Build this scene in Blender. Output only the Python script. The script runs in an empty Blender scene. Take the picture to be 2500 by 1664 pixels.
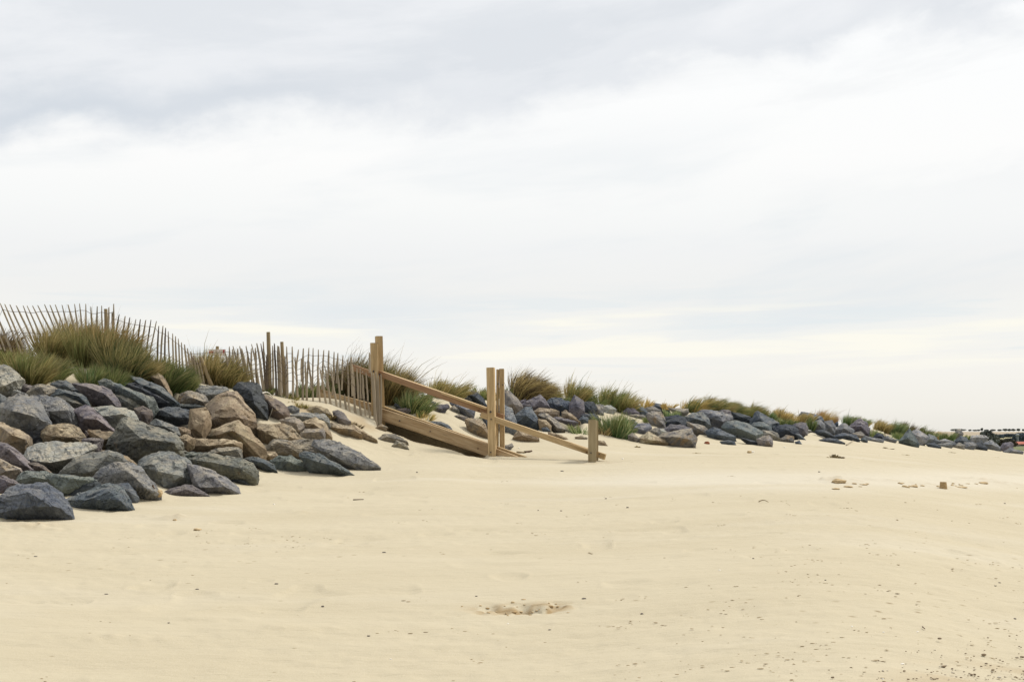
import bpy, bmesh, math, random
import numpy as np
from mathutils import Vector, Matrix

# ------------------------------------------------------------------ camera, sky, sun, exposure
sc = bpy.context.scene
C = sc.collection
HOR = 1075.0            # horizon row of the photograph (2500 x 1664)
F = 3472.0              # focal length in the same pixels (50 mm on full frame)
cd = bpy.data.cameras.new('camera'); cam = bpy.data.objects.new('camera', cd); C.objects.link(cam)
cd.lens = 50.0; cd.sensor_width = 36.0
cd.shift_y = (HOR - 832.0) / 2500.0
cd.clip_start = 0.1; cd.clip_end = 20000
cam.location = (0, 0, 0); cam.rotation_euler = (math.radians(90), 0, 0)
sc.camera = cam
sc.render.engine = 'CYCLES'
sc.render.resolution_x = 1024; sc.render.resolution_y = 681
sc.cycles.max_bounces = 6; sc.cycles.diffuse_bounces = 3; sc.cycles.transparent_max_bounces = 4
sc.view_settings.view_transform = 'Standard'; sc.view_settings.look = 'None'
sc.view_settings.exposure = 0.0; sc.view_settings.gamma = 1.0

def lin(r, g, b):
    f = lambda c: (c/255/12.92) if c/255 <= 0.04045 else ((c/255+0.055)/1.055)**2.4
    return (f(r), f(g), f(b), 1.0)

SUN_EL, SUN_AZ = math.radians(50), math.radians(62)   # azimuth measured from +Y towards +X
w = bpy.data.worlds.new('World'); sc.world = w; w.use_nodes = True
nt = w.node_tree; N = nt.nodes; L = nt.links
for n in list(N): N.remove(n)
def nd(tree, t, **k):
    n = tree.nodes.new(t)
    for a, b in k.items(): setattr(n, a, b)
    return n
def mth(tree, op, a, b=None, c=None, clamp=False):
    n = tree.nodes.new('ShaderNodeMath'); n.operation = op; n.use_clamp = clamp
    for i, v in enumerate((a, b, c)):
        if v is None: continue
        if isinstance(v, (int, float)): n.inputs[i].default_value = v
        else: tree.links.new(v, n.inputs[i])
    return n.outputs[0]
def mixc(tree, fac, a, b, mode='MIX'):
    n = tree.nodes.new('ShaderNodeMix'); n.data_type = 'RGBA'; n.blend_type = mode
    for s, v in ((n.inputs[0], fac), (n.inputs[6], a), (n.inputs[7], b)):
        if isinstance(v, (int, float)): s.default_value = v
        elif isinstance(v, tuple): s.default_value = v
        else: tree.links.new(v, s)
    return n.outputs[2]
def mapr(tree, v, a, b, c=0.0, d=1.0, smooth=True):
    n = tree.nodes.new('ShaderNodeMapRange')
    n.interpolation_type = 'SMOOTHSTEP' if smooth else 'LINEAR'
    tree.links.new(v, n.inputs[0])
    for i, x in enumerate((a, b, c, d)): 
        if isinstance(x, (int, float)): n.inputs[i+1].default_value = x
        else: tree.links.new(x, n.inputs[i+1])
    return n.outputs[0]
def ramp(tree, v, stops):
    n = tree.nodes.new('ShaderNodeValToRGB'); tree.links.new(v, n.inputs[0])
    e = n.color_ramp.elements
    while len(e) < len(stops): e.new(0.5)
    for x, (p, c) in zip(e, stops): x.position = p; x.color = c
    return n.outputs[0]
def noise(tree, vec, scale, detail=4, rough=0.5, dist=0.0):
    n = tree.nodes.new('ShaderNodeTexNoise')
    n.inputs['Scale'].default_value = scale; n.inputs['Detail'].default_value = detail
    n.inputs['Roughness'].default_value = rough; n.inputs['Distortion'].default_value = dist
    if vec is not None: tree.links.new(vec, n.inputs['Vector'])
    return n.outputs[0]

tc = nd(nt, 'ShaderNodeTexCoord'); sx = nd(nt, 'ShaderNodeSeparateXYZ'); L.new(tc.outputs['Generated'], sx.inputs[0])
X, Y, Z = sx.outputs
el = mth(nt, 'ARCSINE', Z); az = mth(nt, 'ARCTAN2', X, Y)
# cloud layer coordinates: azimuth and elevation on the sky, streaks long in azimuth and slightly tilted
def skyvec(sa, se, tilt=0.0, off=0.0):
    c = nd(nt, 'ShaderNodeCombineXYZ')
    L.new(mth(nt, 'MULTIPLY', az, sa), c.inputs[0])
    L.new(mth(nt, 'MULTIPLY', mth(nt, 'MULTIPLY_ADD', az, -tilt, el), se), c.inputs[1])
    c.inputs[2].default_value = off
    return c.outputs[0]
n_st = noise(nt, skyvec(3.0, 16.0, 0.12, 1.3), 1.0, 6, 0.55, 0.3)      # long streaks
n_pf = noise(nt, skyvec(11.0, 20.0, 0.05, 4.1), 1.0, 8, 0.58, 0.15)      # puffs
n_bg = noise(nt, skyvec(4.0, 9.0, 0.15, 7.7), 1.0, 5, 0.5, 0.2)
n_mt = noise(nt, skyvec(5.0, 20.0, 0.12, 3.3), 1.0, 8, 0.58, 0.25)
n_hz = noise(nt, skyvec(5.0, 70.0, 0.02, 2.2), 1.0, 6, 0.55, 0.4)
t = mth(nt, 'MULTIPLY', el, 1/0.4, clamp=True)
S = lambda py: max(0.0, (1075-py)/3472/0.4)
base = ramp(nt, t, [(0.0, lin(232,229,221)), (S(1000), lin(243,240,232)), (S(900), lin(247,245,239)), (S(820), lin(245,245,241)),
                    (S(720), lin(242,242,240)), (S(620), lin(243,244,244)), (S(520), lin(249,250,249)), (S(400), lin(254,254,253)), (S(200), lin(254,255,255)), (1.0, lin(250,251,255))])
# faint blue-grey streaks in the lower white cloud
band = mth(nt, 'MULTIPLY', mapr(nt, n_st, 0.50, 0.72), mth(nt, 'MULTIPLY', mapr(nt, el, 0.03, 0.09), mapr(nt, el, 0.24, 0.16)))
col = mixc(nt, mth(nt, 'MULTIPLY', band, 0.75), base, lin(228,234,238))
mo = mth(nt, 'MULTIPLY', mapr(nt, n_mt, 0.50, 0.66), mapr(nt, el, 0.13, 0.20))
col = mixc(nt, mth(nt, 'MULTIPLY', mo, 0.45), col, lin(238,240,242))
# cream streaks close to the horizon
cr = mth(nt, 'MULTIPLY', mapr(nt, n_hz, 0.50, 0.66), mth(nt, 'MULTIPLY', mapr(nt, el, 0.035, 0.065), mapr(nt, el, 0.10, 0.082)))
col = mixc(nt, mth(nt, 'MULTIPLY', cr, 0.9), col, lin(255,252,240))
cb = mth(nt, 'MULTIPLY', mapr(nt, n_hz, 0.48, 0.34), mth(nt, 'MULTIPLY', mapr(nt, el, 0.035, 0.06), mapr(nt, el, 0.12, 0.09)))
col = mixc(nt, mth(nt, 'MULTIPLY', cb, 0.6), col, lin(229,236,239))
# grey cloud bank above a slanting, ragged edge
edge = mth(nt, 'MULTIPLY_ADD', az, 0.115, 0.236)
rag = mth(nt, 'MULTIPLY', mth(nt, 'SUBTRACT', n_pf, 0.5), mapr(nt, az, -0.25, 0.3, 0.07, 0.12))
e2 = mth(nt, 'SUBTRACT', mth(nt, 'ADD', el, rag), edge)
bank = mapr(nt, e2, -0.014, 0.016)
body = mth(nt, 'ADD', mapr(nt, e2, 0.06, 0.0, 0.0, 0.35), mth(nt, 'ADD', mapr(nt, n_bg, 0.60, 0.40, 0.0, 0.45), mapr(nt, n_mt, 0.60, 0.40, 0.0, 0.45)), clamp=True)
bcol = mixc(nt, body, lin(248,249,251), lin(226,230,235))
lft = mth(nt, 'MULTIPLY', mapr(nt, az, 0.0, -0.33), mapr(nt, mth(nt, 'ABSOLUTE', mth(nt, 'SUBTRACT', e2, 0.014)), 0.03, 0.0))
bcol = mixc(nt, mth(nt, 'MULTIPLY', lft, 0.85), bcol, lin(212,219,227))
col = mixc(nt, bank, col, bcol)
# an overcast sky is brighter towards the zenith
zen = mapr(nt, el, 0.36, 1.2, 1.0, 1.9)
zen = mth(nt, 'MULTIPLY', zen, mapr(nt, Y, -0.5, 0.5, 0.66, 1.0))
zc = nd(nt, 'ShaderNodeVectorMath', operation='SCALE'); L.new(col, zc.inputs[0]); L.new(zen, zc.inputs[3])
sky = nd(nt, 'ShaderNodeTexSky', sky_type='NISHITA'); sky.sun_disc = False; sky.sun_elevation = SUN_EL; sky.sun_rotation = SUN_AZ
bg1 = nd(nt, 'ShaderNodeBackground'); L.new(zc.outputs[0], bg1.inputs[0]); bg1.inputs[1].default_value = 1.0
bg2 = nd(nt, 'ShaderNodeBackground'); L.new(sky.outputs[0], bg2.inputs[0]); bg2.inputs[1].default_value = 0.1
mx = nd(nt, 'ShaderNodeMixShader'); mx.inputs[0].default_value = 0.985; L.new(bg2.outputs[0], mx.inputs[1]); L.new(bg1.outputs[0], mx.inputs[2])
wo = nd(nt, 'ShaderNodeOutputWorld'); L.new(mx.outputs[0], wo.inputs[0])
ld = bpy.data.lights.new('sun', 'SUN'); sun = bpy.data.objects.new('sun', ld); C.objects.link(sun)
ld.energy = 3.1; ld.angle = math.radians(12); ld.color = (1.0, 0.95, 0.87)
sv = Vector((math.sin(SUN_AZ)*math.cos(SUN_EL), math.cos(SUN_AZ)*math.cos(SUN_EL), math.sin(SUN_EL)))
sun.rotation_euler = sv.to_track_quat('Z', 'Y').to_euler()

# ------------------------------------------------------------------ helpers
rng = np.random.default_rng(7); random.seed(7)
_T = rng.random((64, 64, 64)).astype(np.float32)
def vnoise(P):
    P = np.asarray(P, dtype=np.float64); i = np.floor(P).astype(int); f = P - i; f = f*f*(3-2*f)
    x0, y0, z0 = (i[..., k] & 63 for k in range(3)); x1, y1, z1 = ((i[..., k]+1) & 63 for k in range(3))
    fx, fy, fz = f[..., 0], f[..., 1], f[..., 2]
    a = _T[x0,y0,z0]*(1-fx)+_T[x1,y0,z0]*fx; b = _T[x0,y1,z0]*(1-fx)+_T[x1,y1,z0]*fx
    c = _T[x0,y0,z1]*(1-fx)+_T[x1,y0,z1]*fx; d = _T[x0,y1,z1]*(1-fx)+_T[x1,y1,z1]*fx
    return ((a*(1-fy)+b*fy)*(1-fz)+(c*(1-fy)+d*fy)*fz)*2-1
def fbm(P, o=4, g=0.5):
    s, a, t = 0.0, 1.0, 0.0
    P = np.asarray(P, dtype=np.float64)
    for k in range(o):
        s = s + a*vnoise(P*2**k+k*17.3); t += a; a *= g
    return s/t
def at(px, py, Yd): return Vector(((px-1250)/F*Yd, Yd, (HOR-py)/F*Yd))
def mesh_np(name, V, Q, mat, smooth=True, parent=None, loc=None):
    me = bpy.data.meshes.new(name); V = np.asarray(V, dtype=np.float32); Q = np.asarray(Q, dtype=np.int32)
    k = Q.shape[1]
    me.vertices.add(len(V)); me.vertices.foreach_set('co', V.ravel())
    me.loops.add(Q.size); me.loops.foreach_set('vertex_index', Q.ravel())
    me.polygons.add(len(Q)); me.polygons.foreach_set('loop_start', np.arange(0, Q.size, k, dtype=np.int32))
    me.polygons.foreach_set('loop_total', np.full(len(Q), k, dtype=np.int32))
    me.polygons.foreach_set('use_smooth', np.full(len(Q), smooth))
    me.update(calc_edges=True); me.validate()
    if mat: me.materials.append(mat)
    o = bpy.data.objects.new(name, me); C.objects.link(o)
    if loc is not None: o.location = loc
    if parent: o.parent = parent
    return o
def tag(o, label, cat, group=None):
    o['label'] = label; o['category'] = cat
    if group: o['group'] = group
    return o
def empty(name, loc, label, cat, group=None):
    o = bpy.data.objects.new(name, None); C.objects.link(o); o.location = loc; o.empty_display_size = 0.1
    return tag(o, label, cat, group)

def newmat(name):
    m = bpy.data.materials.new(name); m.use_nodes = True; t = m.node_tree
    b = t.nodes['Principled BSDF']; b.inputs['Roughness'].default_value = 0.85
    b.inputs['Specular IOR Level'].default_value = 0.25
    return m, t, b
def bump(t, b, h, strength, dist):
    n = t.nodes.new('ShaderNodeBump'); n.inputs['Strength'].default_value = strength; n.inputs['Distance'].default_value = dist
    t.links.new(h, n.inputs['Height']); t.links.new(n.outputs[0], b.inputs['Normal']); return n
def objvec(t, scale=(1,1,1), which='Object'):
    c = t.nodes.new('ShaderNodeTexCoord'); m = t.nodes.new('ShaderNodeMapping'); m.inputs['Scale'].default_value = scale
    t.links.new(c.outputs[which], m.inputs['Vector']); return m.outputs[0], m

# sand
SAND = (0.635, 0.545, 0.385, 1)
def sand_material():
    m, t, b = newmat('sand')
    v, _ = objvec(t)
    vs, _ = objvec(t, (0.35, 1.0, 1.0))
    a = noise(t, vs, 0.9, 6, 0.6)
    c = mixc(t, mapr(t, a, 0.3, 0.7), (0.405, 0.347, 0.233, 1), (0.460, 0.402, 0.283, 1))
    g = noise(t, v, 160.0, 2, 0.6)
    c = mixc(t, mapr(t, g, 0.3, 0.7), c, (0.476, 0.418, 0.303, 1)); 
    # pale dry drift and damp or dirty patches come from the mesh
    at_ = t.nodes.new('ShaderNodeAttribute'); at_.attribute_name = 'pale'
    c = mixc(t, at_.outputs['Fac'], c, (0.505, 0.456, 0.355, 1))
    ad = t.nodes.new('ShaderNodeAttribute'); ad.attribute_name = 'damp'
    c = mixc(t, ad.outputs['Fac'], c, (0.30, 0.205, 0.10, 1))
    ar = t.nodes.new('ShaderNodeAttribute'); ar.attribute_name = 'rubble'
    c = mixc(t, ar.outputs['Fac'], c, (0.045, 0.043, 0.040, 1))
    # scattered grit: small flattened flecks of dark shell and weed grains
    gv, _ = objvec(t, (8.5, 9.5, 3.0))
    vor = t.nodes.new('ShaderNodeTexVoronoi'); vor.inputs['Scale'].default_value = 1.0; t.links.new(gv, vor.inputs['Vector'])
    rnd = t.nodes.new('ShaderNodeSeparateColor'); t.links.new(vor.outputs['Color'], rnd.inputs[0])
    dens = mapr(t, noise(t, v, 0.35, 3, 0.5), 0.42, 0.62, 0.03, 0.16)
    gt = t.nodes.new('ShaderNodeAttribute'); gt.attribute_name = 'grit'
    dens = mth(t, 'MULTIPLY', dens, mth(t, 'ADD', mth(t, 'MULTIPLY', gt.outputs['Fac'], 4.0), 0.4))
    pick = mth(t, 'LESS_THAN', rnd.outputs[0], dens)
    spot = mapr(t, vor.outputs['Distance'], mth(t, 'MULTIPLY_ADD', rnd.outputs[2], 0.26, 0.08), 0.03)
    fleck = mth(t, 'MULTIPLY', mth(t, 'MULTIPLY', pick, spot), mapr(t, rnd.outputs[1], 0.0, 1.0, 0.25, 0.8))
    c = mixc(t, fleck, c, (0.20, 0.145, 0.075, 1))
    t.links.new(c, b.inputs['Base Color']); b.inputs['Roughness'].default_value = 0.95
    b.inputs['Specular IOR Level'].default_value = 0.1
    h1 = noise(t, vs, 9.0, 6, 0.65); h2 = noise(t, v, 90.0, 3, 0.6)
    h = mth(t, 'ADD', mth(t, 'MULTIPLY', h1, 1.0), mth(t, 'MULTIPLY', h2, 0.12))
    bump(t, b, h, 0.75, 0.03)
    return m
M_sand = sand_material()

def rock_material():
    m, t, b = newmat('rock')
    oi = t.nodes.new('ShaderNodeObjectInfo')
    v, mp = objvec(t)
    rot = t.nodes.new('ShaderNodeVectorMath'); rot.operation = 'SCALE'
    cx = t.nodes.new('ShaderNodeCombineXYZ')
    t.links.new(oi.outputs['Random'], cx.inputs[0]); t.links.new(mth(t, 'FRACT', mth(t, 'MULTIPLY', oi.outputs['Random'], 7.3)), cx.inputs[1])
    rot.inputs[3].default_value = 1.3; t.links.new(cx.outputs[0], rot.inputs[0]); t.links.new(rot.outputs[0], mp.inputs['Rotation'])
    off = t.nodes.new('ShaderNodeVectorMath'); off.operation = 'SCALE'; off.inputs[3].default_value = 40.0
    t.links.new(cx.outputs[0], off.inputs[0]); t.links.new(off.outputs[0], mp.inputs['Location'])
    st = t.nodes.new('ShaderNodeMapping'); st.inputs['Scale'].default_value = (1.2, 1.2, 7.0); t.links.new(v, st.inputs['Vector'])
    big = noise(t, v, 2.2, 5, 0.55, 0.4); mid = noise(t, v, 9.0, 6, 0.65); fine = noise(t, v, 55.0, 4, 0.7); lay = noise(t, st.outputs[0], 3.0, 6, 0.6, 0.5)
    base = oi.outputs['Color']
    lo = mixc(t, 1.0, base, (0.70, 0.74, 0.82, 1), 'MULTIPLY'); hi = mixc(t, 1.0, base, (1.32, 1.27, 1.18, 1), 'MULTIPLY')
    c = mixc(t, mapr(t, big, 0.32, 0.68), lo, hi)
    c = mixc(t, mth(t, 'MULTIPLY', mapr(t, lay, 0.42, 0.64), 0.6), c, mixc(t, 1.0, base, (1.55, 1.48, 1.3, 1), 'MULTIPLY'))
    c = mixc(t, mth(t, 'MULTIPLY', mapr(t, mid, 0.50, 0.64), 0.45), c, mixc(t, 1.0, base, (0.45, 0.47, 0.52, 1), 'MULTIPLY'))
    # iron and sand stain
    sa = t.nodes.new('ShaderNodeAttribute'); sa.attribute_type = 'OBJECT'; sa.attribute_name = 'stain'
    thr = mth(t, 'SUBTRACT', 0.78, mth(t, 'MULTIPLY', sa.outputs['Fac'], 0.52))
    sf = mapr(t, noise(t, v, 3.1, 6, 0.6, 0.8), thr, mth(t, 'ADD', thr, 0.12))
    c = mixc(t, mth(t, 'MULTIPLY', sf, 0.85), c, (0.25, 0.185, 0.115, 1))
    # lichen and quartz flecks
    fl = mapr(t, fine, 0.63, 0.72); c = mixc(t, mth(t, 'MULTIPLY', fl, 0.40), c, (0.50, 0.47, 0.40, 1))
    # blown sand lodged on the flatter upper faces
    ge = t.nodes.new('ShaderNodeNewGeometry'); sz = t.nodes.new('ShaderNodeSeparateXYZ'); t.links.new(ge.outputs['Normal'], sz.inputs[0])
    du = t.nodes.new('ShaderNodeAttribute'); du.attribute_type = 'OBJECT'; du.attribute_name = 'dust'
    df = mth(t, 'MULTIPLY', mapr(t, sz.outputs[2], 0.45, 0.9), mapr(t, noise(t, v, 6.0, 5, 0.65), 0.40, 0.62))
    c = mixc(t, mth(t, 'MULTIPLY', df, du.outputs['Fac']), c, (0.50, 0.41, 0.27, 1))
    t.links.new(c, b.inputs['Base Color']); b.inputs['Roughness'].default_value = 0.8
    vo = t.nodes.new('ShaderNodeTexVoronoi'); vo.feature = 'DISTANCE_TO_EDGE'; vo.inputs['Scale'].default_value = 3.0
    wv = t.nodes.new('ShaderNodeVectorMath'); wv.operation = 'ADD'; nn = t.nodes.new('ShaderNodeTexNoise'); nn.inputs['Scale'].default_value = 4.0
    t.links.new(v, nn.inputs['Vector']); t.links.new(v, wv.inputs[0]); t.links.new(nn.outputs[1], wv.inputs[1]); t.links.new(wv.outputs[0], vo.inputs['Vector'])
    crack = mapr(t, vo.outputs['Distance'], 0.0, 0.035, -0.5, 0.0)
    h = mth(t, 'ADD', mth(t, 'ADD', mth(t, 'MULTIPLY', mid, 1.4), mth(t, 'MULTIPLY', fine, 0.35)), mth(t, 'ADD', crack, mth(t, 'MULTIPLY', lay, 0.8)))
    bump(t, b, h, 0.9, 0.03)
    return m
M_rock = rock_material()

def wood_material(name, c1, c2, dark, grey=0.0):
    m, t, b = newmat(name)
    v, _ = objvec(t, (26, 26, 1.6)); v2, _ = objvec(t, (7, 7, 1.4)); v3, _ = objvec(t)
    g = noise(t, v, 1.0, 5, 0.6, 0.6)
    c = mixc(t, mapr(t, g, 0.3, 0.7), c1, c2)
    c = mixc(t, mth(t, 'MULTIPLY', mapr(t, noise(t, v2, 1.0, 3), 0.45, 0.7), 0.55), c, dark)
    vo = t.nodes.new('ShaderNodeTexVoronoi'); vo.inputs['Scale'].default_value = 3.3; t.links.new(v3, vo.inputs['Vector'])
    c = mixc(t, mth(t, 'MULTIPLY', mapr(t, vo.outputs['Distance'], 0.10, 0.05), 0.7), c, (0.12, 0.065, 0.03, 1))
    sv_, _ = objvec(t, (9, 9, 0.8))
    c = mixc(t, mth(t, 'MULTIPLY', mapr(t, noise(t, sv_, 1.0, 6, 0.7, 1.0), 0.53, 0.62), 0.5), c, (0.17, 0.11, 0.055, 1))
    oi = t.nodes.new('ShaderNodeObjectInfo')
    br = mapr(t, oi.outputs['Random'], 0, 1, 0.82, 1.12, False)
    sc_ = t.nodes.new('ShaderNodeVectorMath'); sc_.operation = 'SCALE'; t.links.new(c, sc_.inputs[0]); t.links.new(br, sc_.inputs[3])
    t.links.new(sc_.outputs[0], b.inputs['Base Color']); b.inputs['Roughness'].default_value = 0.75
    bump(t, b, g, 0.6, 0.01)
    return m
M_pine = wood_material('pine_timber', (0.39, 0.275, 0.14, 1), (0.56, 0.42, 0.235, 1), (0.30, 0.19, 0.09, 1))
M_pinebrown = wood_material('brown_timber', (0.34, 0.20, 0.11, 1), (0.44, 0.28, 0.16, 1), (0.27, 0.15, 0.08, 1))
M_post = wood_material('weathered_post', (0.24, 0.185, 0.105, 1), (0.33, 0.255, 0.15, 1), (0.15, 0.11, 0.06, 1))
M_board = wood_material('stained_board', (0.34, 0.225, 0.115, 1), (0.53, 0.40, 0.24, 1), (0.21, 0.13, 0.065, 1))
M_endpost = wood_material('end_post', (0.33, 0.265, 0.155, 1), (0.43, 0.35, 0.215, 1), (0.23, 0.175, 0.10, 1))
M_paling = wood_material('chestnut_paling', (0.32, 0.265, 0.19, 1), (0.46, 0.385, 0.28, 1), (0.18, 0.14, 0.10, 1))
M_palingdark = wood_material('dark_paling', (0.11, 0.085, 0.06, 1), (0.18, 0.14, 0.10, 1), (0.06, 0.045, 0.03, 1))

def plain(name, c, rough=0.8, var=0.25, scale=20.0, metal=0.0):
    m, t, b = newmat(name); v, _ = objvec(t)
    lo = tuple(x*(1-var) for x in c[:3])+(1,); hi = tuple(min(1, x*(1+var)) for x in c[:3])+(1,)
    cc = mixc(t, mapr(t, noise(t, v, scale, 4, 0.6), 0.3, 0.7), lo, hi); t.links.new(cc, b.inputs['Base Color'])
    b.inputs['Roughness'].default_value = rough; b.inputs['Metallic'].default_value = metal
    return m
M_wire = plain('fence_wire', (0.14, 0.11, 0.09), 0.6, metal=0.3)
M_bolt = plain('bolt_steel', (0.10, 0.09, 0.09), 0.5, metal=0.8)
M_shell = plain('shell_white', (0.82, 0.78, 0.70), 0.5, 0.06)
M_weed = plain('dry_seaweed', (0.07, 0.038, 0.018), 0.8, 0.4)
M_bleached = plain('bleached_stick', (0.62, 0.58, 0.50), 0.7, 0.1)
M_clod = plain("damp_sand", (0.36, 0.25, 0.125), 0.95, 0.25, 60)
M_clodpale = plain('crumbled_sand', (0.46, 0.345, 0.195), 0.95, 0.2, 60)
M_pebble = plain('pebble_dark', (0.105, 0.09, 0.075), 0.7, 0.4)
M_brick = plain('brick_red_stone', (0.26, 0.09, 0.045), 0.8, 0.3)
M_signw = plain('sign_white', (0.75, 0.68, 0.64), 0.5, 0.05)
M_signr = plain('sign_red', (0.45, 0.07, 0.07), 0.5, 0.1)

def grass_material():
    m, t, b = newmat('marram_grass')
    a = t.nodes.new('ShaderNodeAttribute'); a.attribute_name = 'col'
    t.links.new(a.outputs['Color'], b.inputs['Base Color']); b.inputs['Roughness'].default_value = 0.6
    tr = t.nodes.new('ShaderNodeBsdfTranslucent'); t.links.new(a.outputs['Color'], tr.inputs[0])
    mxs = t.nodes.new('ShaderNodeMixShader'); mxs.inputs[0].default_value = 0.42
    t.links.new(b.outputs[0], mxs.inputs[1]); t.links.new(tr.outputs[0], mxs.inputs[2]); t.links.new(mxs.outputs[0], t.nodes['Material Output'].inputs[0])
    return m
M_grass = grass_material()

# ------------------------------------------------------------------ boulders
FR = {'A':(0,880,6.93),'B':(300,880,6.93),'C':(0,1060,6.93),'D':(300,1060,6.93),'E':(600,900,6.93),'F':(600,1060,3.6246),
      'G':(1400,920,5.89),'H':(1700,940,5.89),'I':(2050,960,5.236),'J':(1150,860,5.2275),'K':(1000,860,7.84),'L':(850,800,4.48)}
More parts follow.
